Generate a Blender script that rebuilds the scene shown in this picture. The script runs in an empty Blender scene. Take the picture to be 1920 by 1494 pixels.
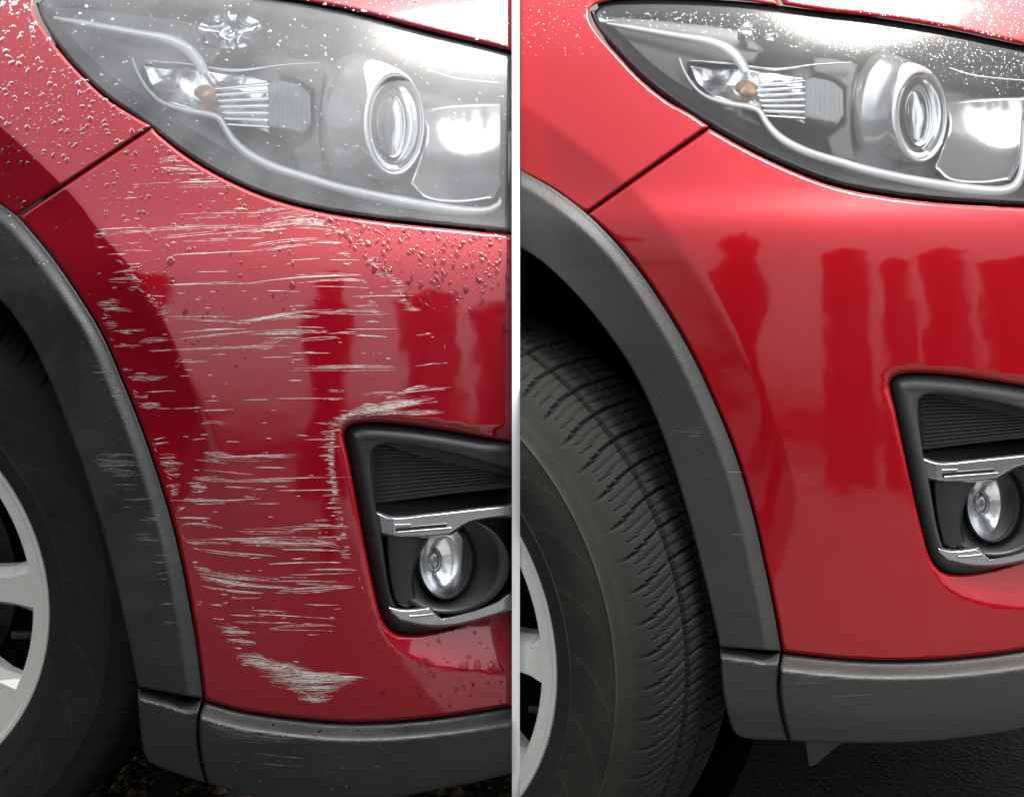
import bpy, bmesh, math, random
import numpy as np
from mathutils import Vector, Matrix
from mathutils.geometry import delaunay_2d_cdt
rnd = random.Random(7)
sc = bpy.context.scene
# ------------------------------------------------------------------ camera
FPX, D0, PITCH, CAMZ = 3072.0, 1.6, math.radians(10), 0.897
cd = bpy.data.cameras.new('camera'); cam = bpy.data.objects.new('camera', cd)
sc.collection.objects.link(cam); sc.camera = cam
cam.location = (0, -D0*math.cos(PITCH), CAMZ)
cam.rotation_euler = (math.pi/2-PITCH, 0, 0)
cd.sensor_width = 36; cd.lens = 36*FPX/1920; cd.clip_start = .05; cd.clip_end = 500
# ------------------------------------------------------------------ sky and sun
SUN_EL, SUN_AZ = math.radians(76), math.radians(94)      # azimuth clockwise from +Y
w = bpy.data.worlds.new('World'); sc.world = w; w.use_nodes = True
nt = w.node_tree; nt.nodes.clear()
sky = nt.nodes.new('ShaderNodeTexSky'); sky.sky_type = 'NISHITA'; sky.sun_disc = False
sky.sun_elevation = SUN_EL; sky.sun_rotation = SUN_AZ; sky.dust_density = 6; sky.air_density = 1.5; sky.ozone_density = 1
hs = nt.nodes.new('ShaderNodeHueSaturation'); hs.inputs['Saturation'].default_value = .22
bg = nt.nodes.new('ShaderNodeBackground'); bg.inputs[1].default_value = .15
wo = nt.nodes.new('ShaderNodeOutputWorld')
nt.links.new(sky.outputs[0], hs.inputs['Color']); nt.links.new(hs.outputs[0], bg.inputs[0]); nt.links.new(bg.outputs[0], wo.inputs[0])
sd = bpy.data.lights.new('sun', 'SUN'); sd.energy = 1.5; sd.angle = math.radians(22); sd.color = (1, .96, .9)
so = bpy.data.objects.new('sun', sd); sc.collection.objects.link(so)
sdir = Vector((math.sin(SUN_AZ)*math.cos(SUN_EL), math.cos(SUN_AZ)*math.cos(SUN_EL), math.sin(SUN_EL)))
so.rotation_euler = sdir.to_track_quat('Z', 'Y').to_euler(); so.location = sdir*20
sc.view_settings.view_transform = 'Standard'; sc.view_settings.look = 'None'
sc.view_settings.exposure = 1.25; sc.view_settings.gamma = 1
sc.render.engine = 'CYCLES'
sc.cycles.max_bounces = 10; sc.cycles.transparent_max_bounces = 16; sc.cycles.transmission_bounces = 8
# ------------------------------------------------------------------ helpers
cP, sP = math.cos(PITCH), math.sin(PITCH)
CAM = np.array([0, -D0*cP, CAMZ]); Fv = np.array([0, cP, -sP]); Uv = np.array([0, sP, cP]); Rv = np.array([1., 0, 0])
def P(u, v, d):
    """plan coordinates (u right, v down, on the plane 1.6 m off) and depth d behind that plane -> world"""
    u, v, d = np.broadcast_arrays(np.asarray(u, float), np.asarray(v, float), np.asarray(d, float))
    s = (D0 + d)[..., None]
    return CAM + s*(Fv + ((u-960)/FPX)[..., None]*Rv + ((747-v)/FPX)[..., None]*Uv)
def tag(o, label=None, cat=None, group=None, kind=None):
    if label: o['label'] = label
    if cat: o['category'] = cat
    if group: o['group'] = group
    if kind: o['kind'] = kind
    return o
BASE = {}
def empty(name, loc):
    o = bpy.data.objects.new(name, None); sc.collection.objects.link(o); o.location = loc
    o.empty_display_size = .1; BASE[o.name] = np.array(loc, float); return o
def base_of(p):
    while p is not None and p.name not in BASE: p = p.parent
    return BASE[p.name] if p is not None else np.zeros(3)
def mk(name, V, F, mat, parent=None, N=None, smooth=True, kind=None, UV=None):
    V = np.asarray(V, float) - base_of(parent)
    me = bpy.data.meshes.new(name); me.from_pydata(V.tolist(), [], F); me.update()
    me.materials.append(mat)
    if smooth: me.polygons.foreach_set('use_smooth', [True]*len(me.polygons))
    if UV is not None:
        l = me.uv_layers.new(name='UVMap'); idx = np.zeros(len(me.loops), int); me.loops.foreach_get('vertex_index', idx)
        l.data.foreach_set('uv', np.asarray(UV, float)[idx].ravel())
    if N is not None: me.normals_split_custom_set_from_vertices(np.asarray(N, float).tolist())
    o = bpy.data.objects.new(name, me); sc.collection.objects.link(o); o.parent = parent
    if kind: o['kind'] = kind
    return o
def smooth_poly(pts, closed=True, step=9, sharp=()):
    """centripetal-ish Catmull-Rom through the points, resampled; indices in sharp stay corners"""
    n = len(pts); out = []
    rngs = range(n if closed else n-1)
    for i in rngs:
        p1 = np.array(pts[i], float); p2 = np.array(pts[(i+1) % n], float)
        p0 = np.array(pts[(i-1) % n], float) if (closed or i > 0) else p1
        p3 = np.array(pts[(i+2) % n], float) if (closed or i+2 < n) else p2
        L = np.linalg.norm(p2-p1)
        if L < 1e-6: continue
        l0 = max(np.linalg.norm(p1-p0), 1e-6); l3 = max(np.linalg.norm(p3-p2), 1e-6)
        if i in sharp or L > 260: m1 = (p2-p1)
        else: m1 = (p2-p0)/(l0+L)*L
        if ((i+1) % n) in sharp or L > 260: m2 = (p2-p1)
        else: m2 = (p3-p1)/(l3+L)*L
        k = max(1, int(round(L/step)))
        for j in range(k):
            t = j/k; a = 2*t**3-3*t**2+1; b = t**3-2*t**2+t; c = -2*t**3+3*t**2; d = t**3-t**2
            out.append(a*p1+b*m1+c*p2+d*m2)
    if not closed: out.append(np.array(pts[-1], float))
    return np.array(out)
def seg_dist(p, A, B):
    """distance of points p (n,2) to the segments A-B"""
    best = np.full(len(p), 1e9)
    AB = B-A; L2 = (AB**2).sum(1)+1e-12
    for s in range(0, len(p), 4000):
        q = p[s:s+4000]
        t = np.clip(((q[:, None]-A[None])*AB[None]).sum(2)/L2, 0, 1)
        c = A[None]+t[..., None]*AB[None]
        best[s:s+4000] = np.sqrt(((q[:, None]-c)**2).sum(2)).min(1)
    return best
def poly_dist(p, poly): return seg_dist(p, poly, np.roll(poly, -1, 0))
def line_dist(u, v, line):
    sh = np.shape(u); p = np.stack([np.ravel(u), np.ravel(v)], 1); L = np.asarray(line, float)
    return seg_dist(p, L[:-1], L[1:]).reshape(sh)
def inside(p, poly):
    x, y = p[:, 0], p[:, 1]; r = np.zeros(len(p), bool); n = len(poly)
    for i in range(n):
        x1, y1 = poly[i]; x2, y2 = poly[(i+1) % n]
        if y1 == y2: continue
        c = ((y1 > y) != (y2 > y)) & (x < (x2-x1)*(y-y1)/(y2-y1)+x1); r ^= c
    return r
def panel(name, outline, dfun, mat, parent, spacing=9, r=6, h=None, thick=.012, holes=(), sharp=(), hsharp=(), raw=False, kind=None):
    """a skin of real thickness: outline (with holes) filled with a fine grid at depth dfun, edges rolled back over r, skirt behind"""
    if h is None: h = r/1920
    polys = [np.array(outline, float) if raw else smooth_poly(outline, True, spacing, sharp)]
    for hh in holes: polys.append(smooth_poly(hh, True, spacing, hsharp))
    A = np.concatenate(polys); B = np.concatenate([np.roll(q, -1, 0) for q in polys])
    lo, hi = polys[0].min(0), polys[0].max(0)
    gx, gy = np.meshgrid(np.arange(lo[0]+spacing/2, hi[0], spacing), np.arange(lo[1]+spacing/2, hi[1], spacing*.87))
    gx = gx + (np.arange(gx.shape[0]) % 2)[:, None]*spacing/2
    g = np.stack([gx.ravel(), gy.ravel()], 1)
    def ins(p):
        m = inside(p, polys[0])
        for q in polys[1:]: m &= ~inside(p, q)
        return m
    g = g[ins(g)]; g = g[seg_dist(g, A, B) > max(r*1.25, spacing*.55)]
    # inward normals of the boundary
    bn = []
    for q in polys:
        t = np.roll(q, -1, 0)-np.roll(q, 1, 0); n = np.stack([-t[:, 1], t[:, 0]], 1); n /= np.linalg.norm(n, axis=1)[:, None]+1e-9
        test = ins(q+n*1.2); n[~test] *= -1; bn.append(n)
    bn = np.concatenate(bn); rings = []
    if r > 0:
        for k in (.14, .32, .55, .8, 1.1):
            q = A+bn*r*k; q = q[ins(q)]; q = q[seg_dist(q, A, B) > r*k*.93]; rings.append(q)
    nb = len(A); pts = np.concatenate([A]+rings+[g])
    E = []; s = 0
    for q in polys:
        E += [(s+i, s+(i+1) % len(q)) for i in range(len(q))]; s += len(q)
    vo, eo, fo, ov, oe, of = delaunay_2d_cdt([Vector(p) for p in pts.tolist()], E, [], 0, 1e-5)
    uv = np.array([[p.x, p.y] for p in vo])
    fo = [f for f in fo if len(f) == 3]; keep = ins(uv[np.array(fo)].mean(1)); fo = [f for f, k_ in zip(fo, keep) if k_]
    def dep(q, near):
        d = dfun(q[:, 0], q[:, 1])
        if r > 0 and near.any():
            t = np.clip(seg_dist(q[near], A, B)/r, 0, 1); d = d.copy(); d[near] += h*(1-t)**2
        return d
    dist = seg_dist(uv, A, B); near = dist < r+2
    # boundary output verts: evaluate normals a little inside
    orig = [o[0] if len(o) else -1 for o in ov]
    ev = uv.copy()
    isb = np.array([0 <= o < nb for o in orig])
    for i, o in enumerate(orig):
        if 0 <= o < nb: ev[i] += bn[o]*min(1.0, r*.12+.4)
    e = .45
    dd = dep(uv, near); W = P(uv[:, 0], uv[:, 1], dd)
    def PW(du, dv):
        q = ev+np.array([du, dv]); return P(q[:, 0], q[:, 1], dep(q, near))
    N = np.cross(PW(0, -e)-PW(0, e), PW(e, 0)-PW(-e, 0)); N = -N/np.linalg.norm(N, axis=1)[:, None]
    N[(N*(CAM-W)).sum(1) < 0] *= -1
    F = []
    for f in fo:
        a, b, c = f[:3]
        n = np.cross(W[b]-W[a], W[c]-W[a])
        F.append((a, b, c) if n @ (CAM-W[a]) > 0 else (a, c, b))
    V = W; NN = N
    if thick > 0:
        idx = {}
        for i, o in enumerate(orig):
            if 0 <= o < nb: idx[o] = i
        base = len(V); s = 0; V2 = []; N2 = []; k = base
        for q in polys:
            n = len(q)
            for i in range(n):
                if s+i not in idx: continue
                a = idx[s+i]; bb = bn[s+i]
                V2.append(W[a]); V2.append(P(uv[a, 0], uv[a, 1], dd[a]+thick)); nn = -(Rv*bb[0]-Uv*bb[1]); N2 += [nn, nn]
                idx[('s', s+i)] = k; k += 2
            for i in range(n):
                a, b = s+i, s+(i+1) % n
                if ('s', a) in idx and ('s', b) in idx:
                    a, b = idx[('s', a)], idx[('s', b)]; F.append((a, b, b+1, a+1))
            s += n
        V = np.concatenate([W, np.array(V2)]); NN = np.concatenate([N, np.array(N2)])
    return mk(name, V, F, mat, parent, N=NN, kind=kind)
def loft(name, rings, mat, parent, n=48, cap0=False, cap1=False, arc=None):
    """rings: (cu, cv, ru, rv, depth [, depth gain to the right, depth gain downward])"""
    V = []; F = []
    for R in rings:
        cu, cv, ru, rv, d = R[:5]; su = R[5] if len(R) > 5 else 0; sv = R[6] if len(R) > 6 else 0
        a = np.linspace(0, 2*math.pi, n, endpoint=False)
        V.append(P(cu+ru*np.cos(a), cv+rv*np.sin(a), d+su*np.cos(a)+sv*np.sin(a)))
    V = np.concatenate(V); m = len(rings)
    for j in range(m-1):
        for i in range(n):
            a = j*n+i; b = j*n+(i+1) % n; F.append((a, b, b+n, a+n))
    if cap0: F.append(tuple(range(n)))
    if cap1: F.append(tuple(range((m-1)*n, m*n)))
    return mk(name, V, F, mat, parent)
def strip(name, line, width, dfun, hgt, mat, parent, step=7, k=7):
    """a raised moulding with rounded section along a line; width may be a list over the line's points"""
    if np.isscalar(width): width = [width]*len(line)
    L = smooth_poly(line, False, step); s = np.concatenate([[0], np.cumsum(np.linalg.norm(np.diff(L, axis=0), axis=1))])
    src = np.array(line, float); ss = np.concatenate([[0], np.cumsum(np.linalg.norm(np.diff(src, axis=0), axis=1))])
    wd = np.interp(s/s[-1], np.linspace(0, 1, len(width)), width)
    t = np.gradient(L, axis=0); t /= np.linalg.norm(t, axis=1)[:, None]; n = np.stack([-t[:, 1], t[:, 0]], 1)
    V = []; F = []
    for j in range(k):
        a = math.pi*j/(k-1); q = L+n*(wd/2*math.cos(a))[:, None]
        V.append(P(q[:, 0], q[:, 1], dfun(L[:, 0], L[:, 1])-hgt*math.sin(a)))
    V = np.concatenate(V); m = len(L)
    for j in range(k-1):
        for i in range(m-1): a = j*m+i; F.append((a, a+1, a+1+m, a+m))
    return mk(name, V, F, mat, parent)
# ------------------------------------------------------------------ materials
def mat(name, col, rough=.5, metal=0, coat=0, spec=.5, bump=None, var=None, **kw):
    m = bpy.data.materials.new(name); m.use_nodes = True; t = m.node_tree; b = t.nodes['Principled BSDF']
    b.inputs['Base Color'].default_value = (*col, 1); b.inputs['Roughness'].default_value = rough
    b.inputs['Metallic'].default_value = metal; b.inputs['Coat Weight'].default_value = coat
    b.inputs['Specular IOR Level'].default_value = spec; b.inputs['Coat Roughness'].default_value = kw.get('coat_rough', .075)
    if 'trans' in kw: b.inputs['Transmission Weight'].default_value = kw['trans']
    if 'ior' in kw: b.inputs['IOR'].default_value = kw['ior']
    tc = t.nodes.new('ShaderNodeTexCoord')
    if var:      # (scale, amount, detail): uneven dirt/fading of colour and gloss
        n = t.nodes.new('ShaderNodeTexNoise'); n.inputs['Scale'].default_value = var[0]; n.inputs['Detail'].default_value = 8
        n.inputs['Roughness'].default_value = .65
        t.links.new(tc.outputs['Object'], n.inputs['Vector'])
        r = t.nodes.new('ShaderNodeMapRange'); r.inputs[1].default_value = .3; r.inputs[2].default_value = .7
        r.inputs[3].default_value = 1-var[1]; r.inputs[4].default_value = 1+var[1]
        t.links.new(n.outputs['Fac'], r.inputs[0])
        x = t.nodes.new('ShaderNodeVectorMath'); x.operation = 'SCALE'; x.inputs[0].default_value = col
        t.links.new(r.outputs[0], x.inputs['Scale']); t.links.new(x.outputs[0], b.inputs['Base Color'])
        r2 = t.nodes.new('ShaderNodeMath'); r2.operation = 'MULTIPLY'; r2.inputs[1].default_value = rough
        t.links.new(r.outputs[0], r2.inputs[0]); t.links.new(r2.outputs[0], b.inputs['Roughness'])
    if bump:     # (scale, strength, distance)
        n = t.nodes.new('ShaderNodeTexNoise'); n.inputs['Scale'].default_value = bump[0]; n.inputs['Detail'].default_value = 4
        t.links.new(tc.outputs['Object'], n.inputs['Vector'])
        bp = t.nodes.new('ShaderNodeBump'); bp.inputs['Strength'].default_value = bump[1]; bp.inputs['Distance'].default_value = bump[2]
        t.links.new(n.outputs['Fac'], bp.inputs['Height']); t.links.new(bp.outputs[0], b.inputs['Normal'])
    return m
def paint(name, col, film, cior=1.6):
    m = mat(name, col, .42, .35, 1.0); t = m.node_tree; b = t.nodes['Principled BSDF']; b.inputs['Coat IOR'].default_value = cior; b.inputs['Specular IOR Level'].default_value = 0
    tc = t.nodes['Texture Coordinate']
    n = t.nodes.new('ShaderNodeTexNoise'); n.inputs['Scale'].default_value = 1400; n.inputs['Detail'].default_value = 2
    t.links.new(tc.outputs['Object'], n.inputs['Vector'])
    r = t.nodes.new('ShaderNodeMapRange'); r.inputs[1].default_value = .3; r.inputs[2].default_value = .7; r.inputs[3].default_value = .86; r.inputs[4].default_value = 1.16
    t.links.new(n.outputs['Fac'], r.inputs[0])
    x = t.nodes.new('ShaderNodeVectorMath'); x.operation = 'SCALE'; x.inputs[0].default_value = col
    t.links.new(r.outputs[0], x.inputs['Scale']); t.links.new(x.outputs[0], b.inputs['Base Color'])
    # orange peel and uneven wet film of the clear coat
    n2 = t.nodes.new('ShaderNodeTexNoise'); n2.inputs['Scale'].default_value = 11; n2.inputs['Detail'].default_value = 2.5
    t.links.new(tc.outputs['Object'], n2.inputs['Vector'])
    bp = t.nodes.new('ShaderNodeBump'); bp.inputs['Strength'].default_value = .25; bp.inputs['Distance'].default_value = film
    t.links.new(n2.outputs['Fac'], bp.inputs['Height']); t.links.new(bp.outputs[0], b.inputs['Coat Normal'])
    return m
def thin_clear(name, tint, haze, boost, rgh=.03):
    """clear plastic lamp cover: reflects by Fresnel, lets the rest through, a milky haze paints in sky glare"""
    m = bpy.data.materials.new(name); m.use_nodes = True; t = m.node_tree; t.nodes.clear()
    o = t.nodes.new('ShaderNodeOutputMaterial'); tr = t.nodes.new('ShaderNodeBsdfTransparent'); tr.inputs[0].default_value = (*tint, 1)
    gl = t.nodes.new('ShaderNodeBsdfGlossy'); gl.inputs['Roughness'].default_value = rgh
    fr = t.nodes.new('ShaderNodeFresnel'); fr.inputs[0].default_value = boost
    df = t.nodes.new('ShaderNodeBsdfTranslucent'); df.inputs[0].default_value = (.9, .93, .95, 1)
    d2 = t.nodes.new('ShaderNodeBsdfDiffuse'); d2.inputs[0].default_value = (.9, .93, .95, 1)
    ad = t.nodes.new('ShaderNodeMixShader'); ad.inputs[0].default_value = .5
    t.links.new(df.outputs[0], ad.inputs[1]); t.links.new(d2.outputs[0], ad.inputs[2])
    m1 = t.nodes.new('ShaderNodeMixShader'); t.links.new(tr.outputs[0], m1.inputs[1]); t.links.new(ad.outputs[0], m1.inputs[2])
    n = t.nodes.new('ShaderNodeTexNoise'); n.inputs['Scale'].default_value = 14; n.inputs['Detail'].default_value = 6
    tc = t.nodes.new('ShaderNodeTexCoord'); t.links.new(tc.outputs['Object'], n.inputs['Vector'])
    r = t.nodes.new('ShaderNodeMapRange'); r.inputs[1].default_value = .3; r.inputs[2].default_value = .7; r.inputs[3].default_value = haze*.4; r.inputs[4].default_value = haze*1.6
    t.links.new(n.outputs['Fac'], r.inputs[0]); t.links.new(r.outputs[0], m1.inputs[0])
    m2 = t.nodes.new('ShaderNodeMixShader'); t.links.new(fr.outputs[0], m2.inputs[0]); t.links.new(m1.outputs[0], m2.inputs[1]); t.links.new(gl.outputs[0], m2.inputs[2])
    t.links.new(m2.outputs[0], o.inputs[0]); return m
M = {}
M['paint_wet'] = paint('red_paint_wet', (.24, .0015, .009), .005, 1.62)
M['paint_dry'] = paint('red_paint_dry', (.32, .0028, .009), .005, 1.47)
M['clad_wet'] = mat('textured_plastic_wet', (.012, .014, .0155), .5, bump=(620, .4, .0014), var=(16, .3))
M['clad_dry'] = mat('textured_plastic_dry', (.028, .029, .028), .5, bump=(620, .4, .0014), var=(12, .16))
M['black'] = mat('black_plastic', (.008, .009, .0095), .42, bump=(500, .1, .001), var=(25, .2))
M['gloss_black'] = mat('gloss_black_plastic', (.006, .006, .0065), .16)
M['seal'] = mat('rubber_seal', (.008, .008, .009), .6)
M['liner'] = mat('felt_liner', (.008, .008, .008), .95, spec=.1, bump=(120, .6, .01))
M['silver'] = mat('satin_silver_trim', (.33, .33, .36), .2, metal=.85, var=(60, .12))
M['chrome'] = mat('chrome_reflector', (.90, .91, .93), .07, metal=1)
M['chrome_soft'] = mat('brushed_reflector', (.85, .86, .88), .22, metal=1, bump=(30, .5, .004))
M['reflector_satin'] = mat('satin_silvered_reflector', (.97, .97, .98), .17, metal=.78, coat=.8, bump=(18, .25, .003))
M['lamp_grey'] = mat('grey_lamp_housing', (.10, .107, .11), .38, var=(20, .1))
M['lamp_dark'] = mat('dark_lamp_housing', (.02, .021, .026), .25)
M['amber'] = mat('amber_bulb', (.85, .50, .25), .15, trans=.5)
M['white_guide'] = mat('light_guide_white', (.96, .97, .98), .22, metal=.25, coat=1)
M['clear_block'] = mat('ribbed_clear_lens', (.8, .83, .85), .12, trans=.55, ior=1.3)
M['glass'] = mat('projector_glass', (.95, .98, 1), .0, trans=1, ior=1.45)
def water(name, tint, ior):
    m = bpy.data.materials.new(name); m.use_nodes = True; t = m.node_tree; t.nodes.clear(); o = t.nodes.new('ShaderNodeOutputMaterial')
    tr = t.nodes.new('ShaderNodeBsdfTransparent'); tr.inputs[0].default_value = tint; gl = t.nodes.new('ShaderNodeBsdfGlossy'); gl.inputs['Roughness'].default_value = .02
    fr = t.nodes.new('ShaderNodeFresnel'); fr.inputs[0].default_value = ior; m2 = t.nodes.new('ShaderNodeMixShader')
    t.links.new(fr.outputs[0], m2.inputs[0]); t.links.new(tr.outputs[0], m2.inputs[1]); t.links.new(gl.outputs[0], m2.inputs[2]); t.links.new(m2.outputs[0], o.inputs[0]); return m
M['water'] = water('water_drop', (.80, .62, .64, 1), 1.27); M['water_clear'] = water('water_drop_on_lens', (.93, .94, .95, 1), 1.26)  # reddish tint colours in the darkening that refraction gives real drops
M['cover_wet'] = thin_clear('lamp_cover_wet', (.97, .98, .99), .13, 1.62, .14)  # strong haze whitens this lamp like blown-out sky glare
M['cover_dry'] = thin_clear('lamp_cover_dry', (.97, .98, .98), .008, 1.42, .12)
M['primer'] = mat('scraped_primer', (.60, .54, .52), .6, var=(300, .3))
def broken(m, keep, sx, sz):
    t = m.node_tree; b = t.nodes['Principled BSDF']; tc = t.nodes['Texture Coordinate']; mp = t.nodes.new('ShaderNodeMapping'); mp.inputs['Scale'].default_value = (sx, sx, sz)
    n = t.nodes.new('ShaderNodeTexNoise'); n.inputs['Scale'].default_value = 1; n.inputs['Detail'].default_value = 3; t.links.new(tc.outputs['Object'], mp.inputs[0]); t.links.new(mp.outputs[0], n.inputs['Vector'])
    r = t.nodes.new('ShaderNodeMapRange'); r.inputs[1].default_value = .5-keep-.06; r.inputs[2].default_value = .5-keep+.06; t.links.new(n.outputs['Fac'], r.inputs[0]); t.links.new(r.outputs[0], b.inputs['Alpha'])
broken(M['primer'], .10, 55, 1500)
M['scuff'] = mat('grey_scuff', (.14, .142, .14), .7, var=(200, .4))
M['alloy'] = mat('silver_alloy_paint', (.74, .73, .70), .3, metal=.12, coat=.5, bump=(700, .04, .001))
M['white'] = mat('white_painted_board', (.95, .95, .95), .6, bump=(200, .05, .001))
M['iron'] = mat('dark_iron', (.03, .03, .03), .5, metal=.6, var=(40, .4))
# ------------------------------------------------------------------ the setting
def ground_mat():
    m = mat('wet_asphalt', (.035, .035, .033), .5); t = m.node_tree; b = t.nodes['Principled BSDF']; tc = t.nodes['Texture Coordinate']
    v = t.nodes.new('ShaderNodeTexVoronoi'); v.inputs['Scale'].default_value = 130; t.links.new(tc.outputs['Object'], v.inputs['Vector'])
    n = t.nodes.new('ShaderNodeTexNoise'); n.inputs['Scale'].default_value = 5; n.inputs['Detail'].default_value = 8; t.links.new(tc.outputs['Object'], n.inputs['Vector'])
    cr = t.nodes.new('ShaderNodeValToRGB'); cr.color_ramp.elements[0].color = (.045, .045, .042, 1); cr.color_ramp.elements[1].color = (.08, .078, .07, 1)
    t.links.new(v.outputs['Color'], cr.inputs[0])
    mx = t.nodes.new('ShaderNodeMix'); mx.data_type = 'RGBA'; mx.blend_type = 'MULTIPLY'; mx.inputs[0].default_value = .7
    t.links.new(cr.outputs[0], mx.inputs[6]); t.links.new(n.outputs['Color'], mx.inputs[7]); t.links.new(mx.outputs[2], b.inputs['Base Color'])
    bp = t.nodes.new('ShaderNodeBump'); bp.inputs['Strength'].default_value = .4; bp.inputs['Distance'].default_value = .002
    t.links.new(v.outputs['Distance'], bp.inputs['Height']); t.links.new(bp.outputs[0], b.inputs['Normal'])
    return m
GM = ground_mat()
mk('ground', [(-60, -60, 0), (60, -60, 0), (60, 60, 0), (-60, 60, 0)], [(0, 1, 2, 3)], GM, smooth=False, kind='structure')
mk('bounce_apron', [(.12, -9, .004), (14, -9, .004), (14, -.3, .004), (.12, -.3, .004)], [(0, 1, 2, 3)], mat('pale_concrete', (.20, .195, .185), .7, var=(3, .2), bump=(90, .3, .003)), smooth=False, kind='structure')  # unseen pale slab added to bounce light onto the clean car's bumper
def box_bm(bm, lo, hi):
    vs = [bm.verts.new((x, y, z)) for x in (lo[0], hi[0]) for y in (lo[1], hi[1]) for z in (lo[2], hi[2])]
    for f in ((0, 1, 3, 2), (4, 6, 7, 5), (0, 4, 5, 1), (2, 3, 7, 6), (0, 2, 6, 4), (1, 5, 7, 3)): bm.faces.new([vs[i] for i in f])
def bmobj(name, bm, mt, parent=None, bevel=0, clip=None, smooth=False, kind=None):
    bmesh.ops.recalc_face_normals(bm, faces=bm.faces)
    if bevel: bmesh.ops.bevel(bm, geom=bm.edges[:], offset=bevel, segments=2, affect='EDGES')
    if clip:
        co, no = clip
        bmesh.ops.bisect_plane(bm, geom=bm.verts[:]+bm.edges[:]+bm.faces[:], plane_co=co, plane_no=no, clear_outer=True)
    me = bpy.data.meshes.new(name); b = base_of(parent); bmesh.ops.translate(bm, verts=bm.verts, vec=Vector((-b).tolist()))
    bm.to_mesh(me); bm.free(); me.materials.append(mt)
    if smooth:
        me.polygons.foreach_set('use_smooth', [True]*len(me.polygons)); me.set_sharp_from_angle(angle=math.radians(38))
    o = bpy.data.objects.new(name, me); sc.collection.objects.link(o); o.parent = parent
    if kind: o['kind'] = kind
    return o
PT = .0078
# ---- added out of view for the paint to reflect: evergreen, sheds, bins
M['bark'] = mat('bark', (.06, .045, .03), .9, bump=(30, .8, .02)); M['leaf'] = mat('tree_leaf', (.045, .07, .025), .6, var=(3, .4))
M['wall_b'] = mat('brick_brown_render', (.10, .065, .05), .8, var=(2, .3), bump=(60, .3, .01)); M['pale'] = mat('pale_paint', (.75, .74, .70), .5)
M['pane'] = mat('window_pane', (.03, .04, .05), .05, spec=.9); M['binp'] = mat('bin_plastic', (.02, .022, .022), .5)
def added_cypress(x, y, h, w_):  # unseen dark column added for the bumpers to mirror
    R = np.random.RandomState(4); t = empty('added_tree', (x, y, 0)); tag(t, 'added tall narrow evergreen right behind the camera, for the paint to reflect', 'added_tree')
    bm = bmesh.new(); bmesh.ops.create_cone(bm, segments=10, radius1=.09, radius2=.02, depth=h*.95, matrix=Matrix.Translation((x, y, h*.475))); bmobj('trunk', bm, M['bark'], t, smooth=True)
    V = []; F = []
    for i in range(5200):
        z = h*R.uniform(.07, 1)**.9; rr = w_*(1-(z/h)**2.2)*(.75+.25*math.sin(z*5))*math.sqrt(R.rand()); a_ = R.rand()*6.28
        p = np.array([x+rr*math.cos(a_), y+rr*math.sin(a_), z]); a, b = R.normal(size=3), R.normal(size=3); a /= np.linalg.norm(a); b -= a*(a@b); b /= np.linalg.norm(b); s_ = R.uniform(.04, .08)
        k = len(V); V += [p-a*s_, p+b*s_*.5, p+a*s_, p-b*s_*.5]; F.append((k, k+1, k+2, k+3))
    mk('crown', V, F, M['leaf'], t, smooth=False, kind='stuff')
added_cypress(-.22, -2.75, 3.5, .40)
def added_shed(x0, x1, y, h, label):  # unseen blocks added with sky gaps between, for streaks in the paint
    t = empty('added_shed', ((x0+x1)/2, y, 0)); tag(t, label, 'added_shed', 'added sheds behind the camera for the paint to reflect')
    bm = bmesh.new(); box_bm(bm, (x0, y-.7, 0), (x1, y, h)); bmobj('wall', bm, M['wall_b'], t)
    bm = bmesh.new(); xm = (x0+x1)/2; vs = [bm.verts.new(p) for p in ((x0-.08, y+.12, h+.001), (x1+.08, y+.12, h+.001), (x1+.08, y-.8, h+.001), (x0-.08, y-.8, h+.001), (xm, y+.12, h+.42), (xm, y-.8, h+.42))]
    for f in ((0, 1, 4), (2, 3, 5), (1, 2, 5, 4), (3, 0, 4, 5), (0, 3, 2, 1)): bm.faces.new([vs[i] for i in f])
    bmobj('roof', bm, M['iron'], t)
    bm = bmesh.new(); box_bm(bm, (xm-.3, y+.001, 1.1), (xm+.3, y+.05, 2.2)); f = bmobj('window', bm, M['iron'], t)
    bm = bmesh.new(); box_bm(bm, (xm-.24, y+.051, 1.16), (xm+.24, y+.056, 2.14)); bmobj('pane', bm, M['pane'], f)
added_shed(1.35, 2.2, -5.2, 3.4, 'added narrow brown outbuilding nearest the evergreen behind the camera'); added_shed(2.75, 3.2, -5.2, 2.9, 'added smallest brown outbuilding in the middle of the row'); added_shed(3.8, 4.35, -5.1, 3.6, 'added tall brown outbuilding third along the row'); added_shed(5.1, 7.0, -5.0, 3.2, 'added wide brown outbuilding at the far right of the row')
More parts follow.
